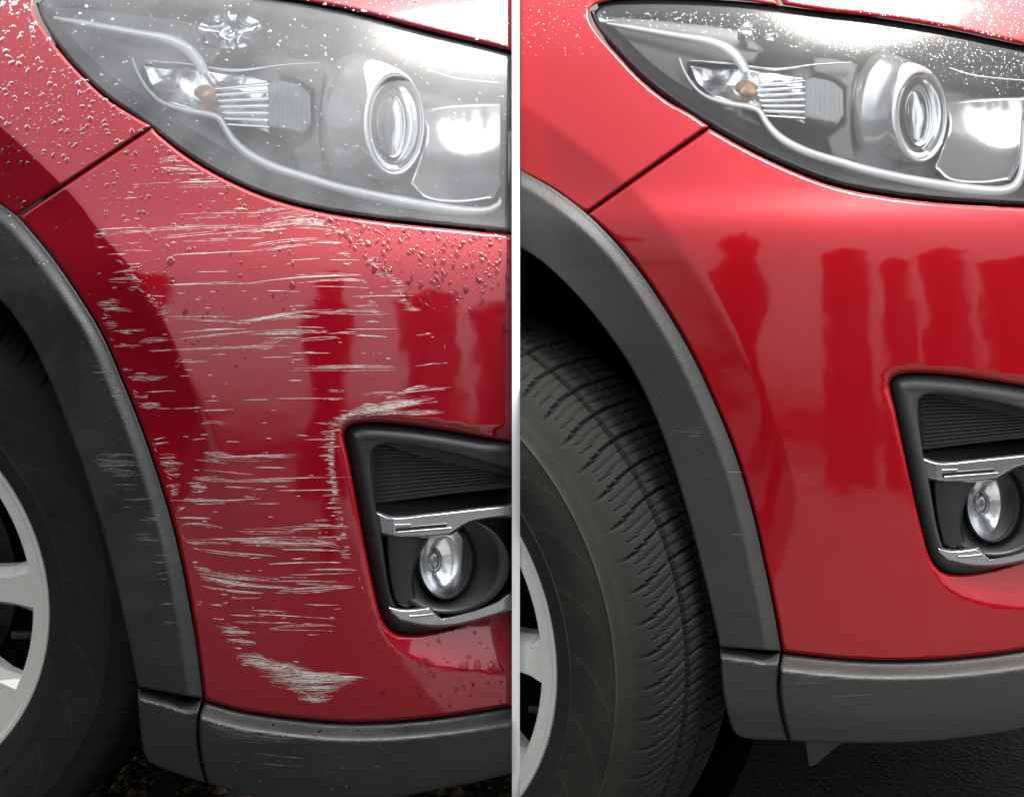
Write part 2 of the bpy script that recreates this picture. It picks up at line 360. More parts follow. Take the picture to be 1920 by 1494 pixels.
def added_bin(x, y, rz, label):  # unseen dark bins added to darken reflections left of the crease
    b = empty('added_bin', (x, y, 0)); tag(b, label, 'bin', 'wheelie bins beside the scratched car')
    def tr(bm):
        m = Matrix.Translation((x, y, 0)) @ Matrix.Rotation(rz, 4, 'Z') @ Matrix.Scale(1.14, 4); bmesh.ops.transform(bm, matrix=m, verts=bm.verts)
    bm = bmesh.new(); lo = [bm.verts.new(p) for p in ((-.22, -.25, .06), (.22, -.25, .06), (.22, .22, .06), (-.22, .22, .06))]; hi = [bm.verts.new(p) for p in ((-.29, -.34, 1.12), (.29, -.34, 1.12), (.29, .34, 1.12), (-.29, .34, 1.12))]
    bm.faces.new(lo[::-1]); bm.faces.new(hi)
    for i in range(4): bm.faces.new((lo[i], lo[(i+1) % 4], hi[(i+1) % 4], hi[i]))
    tr(bm); bmobj('body', bm, M['binp'], b, bevel=.02)
    bm = bmesh.new(); box_bm(bm, (-.31, -.37, 1.125), (.31, .38, 1.19)); tr(bm); bmobj('lid', bm, M['binp'], b, bevel=.025)
    for sx in (-.25, .25):
        bm = bmesh.new(); bmesh.ops.create_cone(bm, cap_ends=True, segments=24, radius1=.1, radius2=.1, depth=.05, matrix=Matrix.Translation((sx, .25, .1)) @ Matrix.Rotation(math.pi/2, 4, 'Y')); tr(bm); bmobj('bin_wheel', bm, M['seal'], b)
added_bin(-1.40, -.74, 1.05, 'added black wheelie bin nearest the scratched car bonnet'); added_bin(-1.78, -.05, 1.4, 'added black wheelie bin in the middle of the three'); added_bin(-1.9, .7, 1.55, 'added black wheelie bin beside the scratched car wheel')
# ------------------------------------------------------------------ body shape
def make_body(uc, tilt, crease, kc, lip, kx=.9):
    vv = np.arange(-400, 1900, 4.0); tv = np.interp(vv, [t[0] for t in tilt], [t[1] for t in tilt])
    ker = np.ones(9)/9; tv = np.convolve(np.pad(tv, 8, mode='edge'), np.convolve(ker, ker), 'valid')[:len(vv)]
    dy = -4/1920; g = np.concatenate([[0], np.cumsum(np.tan(np.radians((tv[:-1]+tv[1:])/2-10))*dy)])
    g -= np.interp(900, vv, g)
    cv = np.array([c[1] for c in crease]); cu = np.array([c[0] for c in crease])
    cu_s = np.interp(vv, cv, cu); cu_s = np.convolve(np.pad(cu_s, 24, mode='edge'), np.ones(49)/49, 'valid')
    lp = smooth_poly(lip, True, 12) if lip is not None else None
    def base(u, v):
        u = np.asarray(u, float); v = np.asarray(v, float)
        X = (u-uc)/1920
        d = kx*X*X/(1+1.2*np.abs(X)) + np.interp(v, vv, g)
        s = (np.interp(v, vv, cu_s)-u)/1920; wd = .0022
        k = kc*np.interp(v, [500, 1150], [1, 0])
        return d + k*(wd*np.logaddexp(0, s/wd))
    def full(u, v):
        d = base(u, v)
        if lp is None: return d
        u = np.asarray(u, float); v = np.asarray(v, float)
        x0, y0 = lp.min(0)-3; x1, y1 = lp.max(0)+3
        m = (u > x0) & (u < x1) & (v > y0) & (v < y1)
        if m.any():
            p = np.stack([u[m], v[m]], 1); q = p[inside(p, lp)]
            ds = np.zeros(len(p)); i = inside(p, lp); ds[i] = poly_dist_open(p[i])
            sl = np.interp(p[:, 1], LV, LS); add = sl*np.maximum(0, np.sqrt(ds**2+16)-4)/1920
            d = np.array(d); d[m] += add
        return d
    v0, v1 = (lp[:, 1].min(), lp[:, 1].max()) if lp is not None else (0, 1)
    LV = [v0, v0+20, v0+80, v1-165, v1-105, v1]; LS = [.9, .9, .35, .35, .5, .5]
    def poly_dist_open(p):
        A = lp; B = np.roll(lp, -1, 0); um = lp[:, 0].max()
        k = ~((A[:, 0] > um-2) & (B[:, 0] > um-2)); return seg_dist(p, A[k], B[k])
    return base, full
# plan of the fog-lamp recess and of the lamp interiors in the scratched car's coordinates; the other car maps them
SUR = [(645, 815), (652, 800), (680, 792), (740, 794), (820, 804), (900, 818), (1040, 845), (1040, 1108), (930, 1147), (880, 1165), (820, 1183), (770, 1191), (738, 1186), (716, 1160), (700, 1100), (685, 1030), (668, 940), (655, 870)]
LIP = [(630, 815), (638, 790), (670, 776), (740, 778), (820, 786), (900, 798), (1040, 812), (1040, 1262), (900, 1262), (830, 1256), (775, 1238), (728, 1202), (704, 1150), (684, 1070), (664, 970), (646, 890)]
def clip_u(pts, lo=None, hi=None):
    """cut a polygon at u = lo / hi (Sutherland-Hodgman)"""
    def cut(pts, c, keep):
        out = []
        for i in range(len(pts)):
            a, b = pts[i], pts[(i+1) % len(pts)]; ka, kb = keep(a[0]), keep(b[0])
            if ka: out.append(tuple(a))
            if ka != kb: t = (c-a[0])/(b[0]-a[0]); out.append((c, a[1]+t*(b[1]-a[1])))
        return out
    if hi is not None: pts = cut(pts, hi, lambda x: x <= hi)
    if lo is not None: pts = cut(pts, lo, lambda x: x >= lo)
    return pts
def sharp_of(pts, lim, ang=50):
    """indices of corners: the cut edge and real corners"""
    s = set(); n = len(pts)
    for i in range(n):
        a, b, c = (np.array(pts[(i+k) % n], float) for k in (-1, 0, 1))
        if abs(b[0]-lim) < 1e-3: s.add(i); continue
        x, y = b-a, c-b; cc = (x@y)/(np.linalg.norm(x)*np.linalg.norm(y)+1e-9)
        if math.degrees(math.acos(max(-1, min(1, cc)))) > ang: s.add(i)
    return s
# ------------------------------------------------------------------ wheel
def tyre_mat(dry):
    m = mat('tyre_rubber', (.05, .048, .042) if dry else (.022, .022, .021), .75, spec=.12); t = m.node_tree; b = t.nodes['Principled BSDF']
    uv = t.nodes.new('ShaderNodeUVMap'); uv.uv_map = 'UVMap'; sp = t.nodes.new('ShaderNodeSeparateXYZ'); t.links.new(uv.outputs[0], sp.inputs[0])
    def ma(op, a, c, cl=False):
        n = t.nodes.new('ShaderNodeMath'); n.operation = op; n.use_clamp = cl
        for i, x in enumerate((a, c)):
            if x is None: continue
            if isinstance(x, (int, float)): n.inputs[i].default_value = x
            else: t.links.new(x, n.inputs[i])
        return n.outputs[0]
    th, rr = sp.outputs[0], sp.outputs[1]        # turns, radius in metres
    q = ma('MULTIPLY', ma('SUBTRACT', rr, .262), 22)            # 0..1 over the decorated band
    sw = ma('MULTIPLY', ma('MULTIPLY', q, q), .9)
    ph = ma('FRACT', ma('ADD', ma('MULTIPLY', th, 26.0), sw), None)
    line = ma('LESS_THAN', ma('ABSOLUTE', ma('SUBTRACT', ph, .5), None), .025)
    hatch = ma('MULTIPLY', ma('GREATER_THAN', ma('SINE', ma('ADD', ma('MULTIPLY', th, 2600.0), ma('MULTIPLY', rr, 500)), None), .1), ma('LESS_THAN', ph, .62))
    band = ma('MULTIPLY', ma('GREATER_THAN', rr, .264), ma('LESS_THAN', rr, .309))
    ringl = ma('ADD', ma('LESS_THAN', ma('ABSOLUTE', ma('SUBTRACT', rr, .262), None), .0006), ma('LESS_THAN', ma('ABSOLUTE', ma('SUBTRACT', rr, .311), None), .0006))
    hgt = ma('ADD', ma('MULTIPLY', band, ma('ADD', line, ma('MULTIPLY', hatch, .22))), ringl)
    nz = t.nodes.new('ShaderNodeTexNoise'); nz.inputs['Scale'].default_value = 260; nz.inputs['Detail'].default_value = 6
    tc = t.nodes['Texture Coordinate']; t.links.new(tc.outputs['Object'], nz.inputs['Vector'])
    hh = ma('ADD', hgt, ma('MULTIPLY', nz.outputs['Fac'], .35))
    bp = t.nodes.new('ShaderNodeBump'); bp.inputs['Strength'].default_value = .6; bp.inputs['Distance'].default_value = .0012
    t.links.new(hh, bp.inputs['Height']); t.links.new(bp.outputs[0], b.inputs['Normal'])
    # dust settled on ridges and a brownish bead area
    n2 = t.nodes.new('ShaderNodeTexNoise'); n2.inputs['Scale'].default_value = 22; n2.inputs['Detail'].default_value = 8; t.links.new(tc.outputs['Object'], n2.inputs['Vector'])
    mx = t.nodes.new('ShaderNodeMix'); mx.data_type = 'RGBA'
    c0 = (.017, .0166, .0155) if dry else (.015, .015, .0145); c1 = (.046, .043, .036) if dry else (.042, .040, .035)
    mx.inputs[6].default_value = (*c0, 1); mx.inputs[7].default_value = (*c1, 1)
    f = ma('MULTIPLY', ma('MULTIPLY', n2.outputs['Fac'], ma('ADD', ma('MULTIPLY', hgt, .8), .7), True), ma('SUBTRACT', 1.0, ma('MULTIPLY', ma('SUBTRACT', rr, .322, True), 60.0, True), True)); t.links.new(f, mx.inputs[0]); t.links.new(mx.outputs[2], b.inputs['Base Color'])
    return m
def wheel(parent, C, phi, spoke0, dry, clip, R=.345, steps=(-100, 110), treadw=.205):
    """C world centre of the outer face; phi yaw of the wheel's outer side to the left"""
    C = Vector(C); ax = Vector((-math.sin(phi), -math.cos(phi), 0)); sd_ = Vector((math.cos(phi), -math.sin(phi), 0)); up = Vector((0, 0, 1))
    wh = empty('wheel', tuple(C)); wh.parent = parent; wh.location = C-Vector(base_of(parent).tolist())
    def pt(r, th, a): return C+sd_*(r*math.cos(th))+up*(r*math.sin(th))+ax*a
    k = R/.345
    prof = [(.236, -.02), (.237, -.004), (.240, .002), (.246, .006), (.254, .0095), (.2605, .0115), (.2615, .0125), (.2625, .0115), (.272, .013), (.284, .0135), (.296, .012), (.3095, .008), (.3105, .0085), (.3115, .0068), (.317, .003), (.3195, .001), (.3215, -.001), (.326, -.0045), (.331, -.0085), (.335, -.0125), (.338, -.017)]
    w0 = -.017
    tw = treadw
    acr = [(.3405, -.022), (.3425, -.029), (.344, -.037), (.3445, -.045), (.3448, -.053), (.3448, -.061), (.3448, -.0675), (.3395, -.069), (.3395, -.076), (.345, -.0785), (.345, -.09), (.3455, -.102), (.3455, -.1145), (.339, -.116), (.339, -.124), (.345, -.1265), (.345, -.14), (.345, -.155), (.344, -.17), (.341, -.18), (.335, -.19), (.32, -.2), (.28, -.208), (.24, -.2)]
    prof = [(r*k if r > .262 else r+(k-1)*.24, a) for r, a in prof+acr]
    pitch = 2*math.pi/66; nper = 22
    a0, a1 = math.radians(steps[0]), math.radians(steps[1]); n = int((a1-a0)/pitch)*nper
    V = []; UVs = []; F = []
    for i in range(n+1):
        th0 = a0+pitch/nper*i
        for j, (r, a) in enumerate(prof):
            ph = (th0/pitch + a*9.0 + 18*max(0, -a-.045)**1.5) % 1.0 if a < 0 else 0
            cut = 0
            if r > .3225*k and a > -.19 and r > .338*k-.03:
                if ph < .09: cut = .0045*min(1, max(0, -a-.006)/.016)
                elif abs(ph-.42) < .024 or abs(ph-.72) < .024:
                    if -a > .02: cut = .0022
            q = pt(r-cut, th0, a-cut*.3); V.append(q[:]); UVs.append((th0/(2*math.pi), r/k))
    m = len(prof)
    for i in range(n):
        for j in range(m-1): a = i*m+j; F.append((a, a+1, a+m+1, a+m))
    # cut at the partition through bmesh keeps the UVs
    me = bpy.data.meshes.new('tyre'); me.from_pydata(V, [], F); l = me.uv_layers.new(name='UVMap')
    idx = np.zeros(len(me.loops), int); me.loops.foreach_get('vertex_index', idx); l.data.foreach_set('uv', np.array(UVs)[idx].ravel())
    bm = bmesh.new(); bm.from_mesh(me); bpy.data.meshes.remove(me)
    bmobj('tyre', bm, tyre_mat(dry), wh, clip=clip, smooth=True)
    def lathe(name, pr, mt, n=160):
        bm = bmesh.new(); rows = [[bm.verts.new(pt(r, 2*math.pi*i/n, a)) for i in range(n)] for r, a in pr]
        for j in range(len(pr)-1):
            for i in range(n): bm.faces.new((rows[j][i], rows[j][(i+1) % n], rows[j+1][(i+1) % n], rows[j+1][i]))
        return bmobj(name, bm, mt, wh, clip=clip, smooth=True)
    e = (k-1)*.24
    rr = lathe('rim', [(.2385+e, -.03), (.2385+e, -.004), (.2365+e, -.0015), (.233+e, -.0015), (.2315+e, -.003), (.229+e, -.006), (.217+e, -.0065), (.2155+e, -.008), (.212+e, -.02), (.209+e, -.045), (.2+e, -.16)], M['alloy'])
    for i in range(10):
        th = math.radians(spoke0+36*i); bm = bmesh.new(); rows = []
        for r, hw, top, bot in ((.03, .02, -.012, -.05), (.09, .018, -.016, -.055), (.16, .0195, -.014, -.05), (.2, .0235, -.009, -.04), (.2185+e, .034, -.0072, -.03)):
            row = []
            for (s, a) in ((-1, bot), (-1, top-.016), (-.62, top), (.62, top), (1, top-.016), (1, bot)):
                off = s*hw; q = C+(sd_*math.cos(th)+up*math.sin(th))*r+(-sd_*math.sin(th)+up*math.cos(th))*off+ax*a
                row.append(bm.verts.new(q))
            rows.append(row)
        for a, b in zip(rows, rows[1:]):
            for j in range(5): bm.faces.new((a[j], a[j+1], b[j+1], b[j]))
        bmobj('spoke', bm, M['alloy'], wh, clip=clip)
    lathe('brake_disc', [(.02, -.09), (.15, -.09), (.165, -.092), (.165, -.11)], M['iron'], 96)
    lathe('wheel_barrel', [(.207+e, -.05), (.2, -.12), (.17, -.17), (.01, -.18)], M['seal'], 96)
    # valve stem
    bm = bmesh.new(); th = math.radians(spoke0-17.5); cx = pt(.195, th, -.03); dr = -(sd_*math.cos(th)+up*math.sin(th)*.5)+ax*.6; dr.normalize()
    mt = dr.to_track_quat('Z', 'Y').to_matrix().to_4x4(); mt.translation = cx-dr*.02
    bmesh.ops.create_cone(bm, cap_ends=True, segments=16, radius1=.0058, radius2=.0045, depth=.045, matrix=mt)
    bmobj('valve_stem', bm, M['seal'], wh, clip=clip)
    return wh
# ------------------------------------------------------------------ drops and scratches
def drops(name, parent, dfun, poly, n, smin, smax, mt, stretch=1.3, dens=None, seed=1, power=3.0, extra=(), flat=.27, tilt=.35, off=-.0001, clipu=None):
    R = np.random.RandomState(seed); V = []; F = []; N = []
    poly = np.array(poly, float); lo, hi = poly.min(0), poly.max(0); got = []; tries = 0
    while len(got) < n and tries < 60:
        p = R.uniform(lo, hi, (n*2, 2)); p = p[inside(p, poly)]
        if dens is not None: p = p[R.rand(len(p)) < dens(p[:, 0], p[:, 1])]
        got += p.tolist(); tries += 1
    got = got[:n]; sz = smin+(smax-smin)*R.rand(len(got))**power
    L = [(g[0], g[1], s) for g, s in zip(got, sz)]+list(extra)
    us = np.array([l[0] for l in L]); vs = np.array([l[1] for l in L])
    # thin out overlapping
    K = 9
    for (u, v, s) in L:
        st = 1+(stretch-1)*R.rand() if s > smin*1.5 else 1.1
        ang = R.normal(0, tilt); ca, sa = math.cos(ang), math.sin(ang); ph = R.rand(3)*6.28
        a = np.arange(K)*2*math.pi/K
        irr = 1+.16*np.sin(2*a+ph[0])+.1*np.sin(3*a+ph[1])
        b0 = len(V)
        for rad, z in ((1, 0), (.86, .55), (.5, .9)):
            x = np.cos(a)*s*rad*irr; y = np.sin(a)*s*st*rad*irr
            V += [(u+x[i]*ca-y[i]*sa, v+x[i]*sa+y[i]*ca, z*s*flat) for i in range(K)]
        V.append((u, v, s*flat))
        for j in range(2):
            for i in range(K): F.append((b0+j*K+i, b0+j*K+(i+1) % K, b0+(j+1)*K+(i+1) % K, b0+(j+1)*K+i))
        for i in range(K): F.append((b0+2*K+i, b0+2*K+(i+1) % K, b0+3*K))
    V = np.array(V); W = P(V[:, 0], V[:, 1], dfun(V[:, 0], V[:, 1])+off-V[:, 2]/1920)
    return mk(name, W, F, mt, parent, kind='stuff')
def hairs(specs, dfun, name, parent, mt, seed=3, off=.0003, lift=.00005, within=None, merge=None):
    AV = []; AF = []
    """one mark: (x0, y0, x1, y1, spread, bow, strands)"""
    R = np.random.RandomState(seed)
    for spec_i, (x0, y0, x1, y1, th, bow, ns) in enumerate(specs):
        ns = int(ns*.65)+1; th *= 1.25
        V = []; F = []; L = math.hypot(x1-x0, y1-y0)
        for h in range(ns):
            t0 = R.rand()**1.7*.55 if h else 0; t1 = 1-R.rand()**1.7*.55 if h else 1
            if t1-t0 < .12: t1 = t0+.15
            if R.rand() < .25: m_ = R.rand(); hl = .06+.14*R.rand(); t0, t1 = m_-hl/2, m_+hl/2
            oy = R.normal(0, .42)*th; slope = R.normal(0, .25)*th/max(L, 30)
            nn = max(4, int((t1-t0)*L/7)); t = np.linspace(t0, t1, nn); wmax = R.uniform(.1, .32) if R.rand() < .86 else R.uniform(.3, .7)
            if ns < 4: wmax = R.uniform(.35, .7)
            env = np.clip(np.minimum((t-t0)/(t1-t0), 1-(t-t0)/(t1-t0))*5, 0, 1)**.6
            pinch = 1-.35*np.abs(2*t-1)
            x = x0+(x1-x0)*t; y = y0+(y1-y0)*t-bow*np.sin(math.pi*t)+oy*pinch+slope*(t-.5)*L+np.cumsum(R.normal(0, .13, nn))
            wd = wmax*env*(.6+.5*R.rand(nn)); k = len(V)
            z = -lift*(h % 5)
            for i in range(nn): V.append((x[i], y[i]-wd[i], z)); V.append((x[i], y[i]+wd[i], z))
            if within is not None:
                q = np.stack([x, y], 1); okp = inside(q, within) & (poly_dist(q, within) > 7)
            else: okp = np.ones(nn, bool)
            for i in range(nn-1):
                if okp[i] and okp[i+1]: F.append((k+2*i, k+2*i+1, k+2*i+3, k+2*i+2))
        if not F: continue
        V = np.array(V); W = P(V[:, 0], V[:, 1], dfun(V[:, 0], V[:, 1])-off+V[:, 2])
        if merge is not None and spec_i >= merge: n0 = sum(len(a) for a in AV); AV.append(W); AF += [tuple(n0+j for j in f) for f in F]
        else: mk(name, W, F, mt, parent)
    if AV: mk('fine_scratches', np.concatenate(AV), AF, mt, parent, kind='stuff')
# ------------------------------------------------------------------ one car
def build_car(K):
    wet = K['wet']; root = empty('red_car', K['loc']); tag(root, K['label'], 'car')
    PA = M['paint_wet'] if wet else M['paint_dry']; CL = M['clad_wet'] if wet else M['clad_dry']
    base, full = K['body']; lim = K['lim']
    cl = (lambda p: clip_u(p, hi=lim)) if wet else (lambda p: clip_u(p, lo=lim))
    def pan(name, o, df, mt, par, **kw):
        o = cl(o)
        if len(o) < 3: return None
        return panel(name, o, df, mt, par, sharp=sharp_of(o, lim, kw.pop('ang', 50)), **kw)
    # skins
    fender = pan('fender', K['fender'], full, PA, root, spacing=9, r=6, thick=.03)
    hood = pan('hood', K['hood'], lambda u, v: base(u, v)-.003, PA, root, spacing=9, r=9, thick=.03)
    FM = K['fmap']; HM = K['hmap']
    fm = lambda L: [FM(*p) for p in L]; hm = lambda L: [HM(*p) for p in L]
    hole = cl(fm(SUR))
    # the bumper: an outline that runs round the fog-lamp opening where it meets the cut
    bo = K['bumper']
    if wet:   # the opening is cut by the partition plane: one outline going round it
        top = [p for p in hole if True]
        i0 = max(range(len(hole)), key=lambda i: (hole[i][0] > lim-1, -hole[i][1])); i1 = max(range(len(hole)), key=lambda i: (hole[i][0] > lim-1, hole[i][1]))
        seq = [hole[(i0-k) % len(hole)] for k in range(len(hole))]; j = seq.index(hole[i1]); seq = seq[:j+1]
        b = cl(bo); k = max(range(len(b)), key=lambda i: (b[i][0] > lim-1, -b[i][1]))
        o = b[:k+1]+seq+b[k+1:]
        bumper = panel('bumper', o, full, PA, root, sharp=sharp_of(o, lim), spacing=8, r=6, thick=.03)
    else:
        bumper = panel('bumper', bo, full, PA, root, sharp=sharp_of(bo, 5000), holes=[hole], spacing=8, r=6, thick=.03)
    K['o_bumper'], K['o_fender'], K['o_hood'] = bumper, fender, hood
    # wheel-arch cladding and lower cladding
    ao, ai = K['arch_out'], K['arch_in']
    lo_ = smooth_poly(ao, False, 10)
    def darch(u, v):
        d = line_dist(u, v, lo_); t = np.clip(d/30, 0, 1); t = t*t*(3-2*t)
        return base(u, v)-.0105*t+.00005*np.maximum(d-26, 0)*1.0
    pan('arch_cladding', ao+ai[::-1], darch, CL, root, spacing=6, r=4, h=.0012, thick=.03)
    le = K['low_end']; lt = smooth_poly(K['low_end_top'], False, 10)
    def dlow(line, h, w_):
        def f(u, v):
            d = line_dist(u, v, line); t = np.clip(d/w_, 0, 1); t = t*t*(3-2*t)
            return base(u, v)+.002-h*t+.05*np.maximum(0, (d-95)/1920)*np.clip((d-95)/50, 0, 1)*4
        return f
    pan('arch_cladding_end', le, dlow(lt, .019, 22), CL, root, spacing=6, r=4, thick=.03, ang=60)
    lt2 = smooth_poly(K['low_top'], False, 10); f2 = dlow(lt2, .028, 36); K['dlow'] = f2; K['darch'] = darch
    K['o_low'] = pan('lower_cladding', K['low'], f2, CL, root, spacing=6, r=5, thick=.04)
    K['o_arch'] = [o for o in root.children if o.name.startswith('arch_cladding')][0]
    # ---------- fog lamp corner
    D0_ = lambda off: (lambda u, v: base(u, v)+off)
    bz = lambda u, v: base(u, v)+.012
    INN = [(697, 850), (712, 834), (760, 835), (850, 851), (930, 872), (1040, 896), (1040, 1080), (930, 1125), (850, 1158), (790, 1168), (752, 1158), (732, 1110), (716, 1010), (702, 930)]
    s_in = np.array(fm(INN)); s_out = smooth_poly(fm(SUR), True, 10)
    def dbez(u, v):
        p = np.stack([u, v], 1); a = poly_dist(p, s_out); t = np.clip(a/34, 0, 1)
        return base(u, v)+.016-.012*np.sin(t*math.pi*.62)+.0
    def holed(name, outer, inner, df, mt, par, **kw):
        if not wet:
            return panel(name, outer, df, mt, par, sharp=sharp_of(outer, 5000), holes=[inner], **kw)
        a, b = cl(outer), cl(inner)
        def arc(p):
            k = [i for i in range(len(p)) if abs(p[i][0]-lim) < 1e-3]; i0 = min(k, key=lambda i: p[i][1]); q = [p[(i0-j) % len(p)] for j in range(len(p))]
            return q
        qa, qb = arc(a), arc(b)[::-1]
        qb = qb[-1:]+qb[:-1]; qb = [q for q in qb if True]
        # outer from top cut round to bottom cut, inner from bottom cut back to top cut
        ka = max((i for i in range(len(qa)) if abs(qa[i][0]-lim) < 1e-3), key=lambda i: qa[i][1]); oa = qa[:ka+1]
        bb = arc(b); kb = max((i for i in range(len(bb)) if abs(bb[i][0]-lim) < 1e-3), key=lambda i: bb[i][1]); ib = bb[:kb+1][::-1]
        o = oa+ib
        return panel(name, o, df, mt, par, sharp=sharp_of(o, lim), **kw)
    sur = holed('fog_lamp_surround', fm(SUR), fm(INN), dbez, M['black'] if wet else M['clad_dry'], root, spacing=8, r=5, thick=.05)
    if wet: M['black_s'] = M['black']
    rib = fm([(690, 845), (705, 828), (770, 830), (860, 846), (1040, 885), (1040, 905), (850, 925), (700, 944)])
    rp_ = pan('recess_panel', rib, lambda u, v: base(u, v)+.031, M['black'], sur, spacing=12, r=0, thick=.0)
    for i in range(13):
        y0 = 838+i*7.9; x1_ = 745+i*22; sl = .01+.009*i; pts = [FM(702-min(i, 3)*0+(i*.4), y0), FM((702+x1_)/2, y0-sl*(x1_-702)/2+.5), FM(x1_, y0-sl*(x1_-702)*1.0+(12-i)*.5)]
        pts = [p for p in pts]
        if wet and pts[-1][0] > lim: k_ = (lim-3-pts[0][0])/(pts[-1][0]-pts[0][0]); pts = [(pts[0][0]+(p[0]-pts[0][0])*k_, pts[0][1]+(p[1]-pts[0][1])*k_) for p in pts]
        strip('rib', pts, [4.5, 5.2, 4.2], D0_(.031), .0028, M['black'], sur, step=14, k=5)
    sh = fm([(698, 938), (850, 920), (1040, 892), (1040, 952), (900, 965), (740, 980), (704, 965)])
    pan('shelf', sh, lambda u, v: base(u, v)+.034-(v-K['fy']-95)*.00055, M['gloss_black'], sur, spacing=10, r=3, thick=.01)
    pan('pocket_wall', fm([(690, 940), (1040, 930), (1040, 1125), (900, 1150), (790, 1180), (740, 1172), (720, 1110)]), lambda u, v: base(u, v)+.062, M['black'], sur, spacing=18, r=0, thick=0)
    bq = lambda u, v: float(base(np.array([u]), np.array([v]))[0])
    def floft(name, rings, mt, par, **kw):
        rr = []
        for (cu, cv, ru, rv, dd, su) in rings:
            c = FM(cu, cv); rr.append((c[0], c[1], ru, rv*.97, bq(*c)+dd, su))
        V = loft(name, rr, mt, par, **kw)
        if True:
            bm = bmesh.new(); bm.from_mesh(V.data); b = base_of(par)
            co, no = ((0, 0, 0), (1, 0, 0)) if wet else ((PT, 0, 0), (-1, 0, 0))
            co = (Vector(co)-Vector(b.tolist()))
            bmesh.ops.bisect_plane(bm, geom=bm.verts[:]+bm.edges[:]+bm.faces[:], plane_co=co, plane_no=no, clear_outer=True)
            bm.to_mesh(V.data); bm.free()
        return V
    floft('bucket', [(838, 1058, 118, 96, .012, 0), (838, 1058, 112, 94, .008, 0), (834, 1056, 96, 88, .014, .004), (831, 1054, 72, 82, .023, .008), (830, 1053, 54, 77, .032, .012)], M['black'], sur)
    fl = floft('fog_lamp', [(836, 1052, 52, 75, .028, .012), (834, 1052, 48, 72, .024, .012), (833, 1052, 45, 69, .026, .012)], M['seal'], root)
    floft('reflector', [(832, 1052, 45, 69, .028, .012), (829, 1052, 40, 62, .037, .011), (824, 1052, 24, 38, .045, .007), (820, 1052, 4, 6, .047, 0)], M['chrome_soft'], fl, cap1=True)
    floft('bulb_shield', [(815, 1050, 14, 24, .040, .004), (815, 1050, 11, 19, .034, .003), (815, 1050, 4, 8, .032, 0)], M['silver'], fl, cap1=True)
    floft('glass', [(833, 1052, 45, 69, .0262, .012), (833, 1052, 33, 52, .022, .009), (833, 1052, 18, 28, .0195, .004), (833, 1052, 3, 5, .019, 0)], M['cover_dry'], fl, cap1=True)
    ck = fm([(722, 1004), (806, 1004), (800, 1018), (786, 1042), (778, 1072), (777, 1102), (786, 1134), (762, 1140), (738, 1128), (727, 1075)])
    cu0 = FM(745, 1060)[0]
    pan('bucket_cheek', ck, lambda u, v: base(u, v)+.009+.035*((u-cu0)/60)**2*.4, M['black'], sur, spacing=7, r=6, thick=.02)
    # satin trim bars
    bar = fm([(693, 952), (735, 967), (800, 962), (900, 951), (1040, 936), (1040, 962), (930, 972), (885, 980), (862, 992), (846, 1003), (800, 1008), (740, 1008), (704, 1002)])
    fb = smooth_poly(fm([(693, 952), (735, 967), (1040, 936)]), False, 10)
    def dbar(off):
        def f(u, v):
            return base(u, v)+off-.0045*np.clip((K['fx']+92-u)/-42, -1, 0)*0
        return f
    t1 = pan('upper_trim_bar', bar, lambda u, v: base(u, v)+.004+.00022*np.maximum(0, K['fx']+90-u), M['silver'], sur, spacing=6, r=6, h=.005, thick=.022, ang=25)
    for (a, b_, w_, z, mt) in (((742, 992), (838, 984), 7, .0008, 'gloss_black'), ((745, 998), (846, 990), 4.5, .0016, 'silver'), ((740, 984), (770, 983), 3.5, .0012, 'silver')):
        L = [FM(*a), FM((a[0]+b_[0])/2, (a[1]+b_[1])/2), FM(*b_)]
        strip('bar_groove' if mt == 'gloss_black' else 'bar_ridge', L, w_, lambda u, v: base(u, v)+.0035, z, M[mt], t1, k=5)
    lb = fm([(725, 1133), (757, 1141), (806, 1136), (828, 1156), (848, 1152), (925, 1128), (950, 1112), (1040, 1085), (1040, 1115), (960, 1143), (920, 1157), (850, 1174), (795, 1175), (748, 1165), (730, 1150)])
    t2 = pan('lower_trim_bar', lb, lambda u, v: base(u, v)+.003, M['silver'], sur, spacing=6, r=6, h=.005, thick=.022, ang=25)
    L = [FM(768, 1155), FM(790, 1154), FM(812, 1151)]
    strip('bar_ridge', L, 5, lambda u, v: base(u, v)+.0025, .0016, M['silver'], t2, k=5)
    pan('lower_shelf', fm([(745, 1120), (800, 1128), (860, 1120), (930, 1085), (1040, 1050), (1040, 1100), (930, 1132), (840, 1158), (752, 1146)]), lambda u, v: base(u, v)+.045-(v-K['fy']-270)*.0007, M['gloss_black'], sur, spacing=12, r=0, thick=0)
    # ---------- headlight
    hl = pan('headlight', K['lens'], lambda u, v: base(u, v)+.0035, M['cover_wet'] if wet else M['cover_dry'], root, spacing=9, r=7, thick=0)
    lens_s = smooth_poly(cl(K['lens']), True, 12, sharp_of(cl(K['lens']), lim))
    lens_full = smooth_poly(K['lens'], True, 12)
    um = K['lens_u']
    def dhouse(u, v):
        p = np.stack([u, v], 1); a = poly_dist(p, lens_full); t = np.clip(a/110, 0, 1)
        return base(u, v)+.014+.052*t*t*(3-2*t)
    pan('lamp_housing', K['lens'], dhouse, M['lamp_dark'], hl, spacing=12, r=4, thick=.02)
    D = lambda off: (lambda u, v: base(u, v)+off)
    # sealing band along the lower edge
    strip('rubber_seal', K['lens_low'], 9, D(.010), .006, M['seal'], hl) if False else None
    rp = K['lens']+K['lens'][:1]; rp = smooth_poly(rp, False, 10); rp = rp[(rp[:, 0] < lim) if wet else (rp[:, 0] < 2060)]
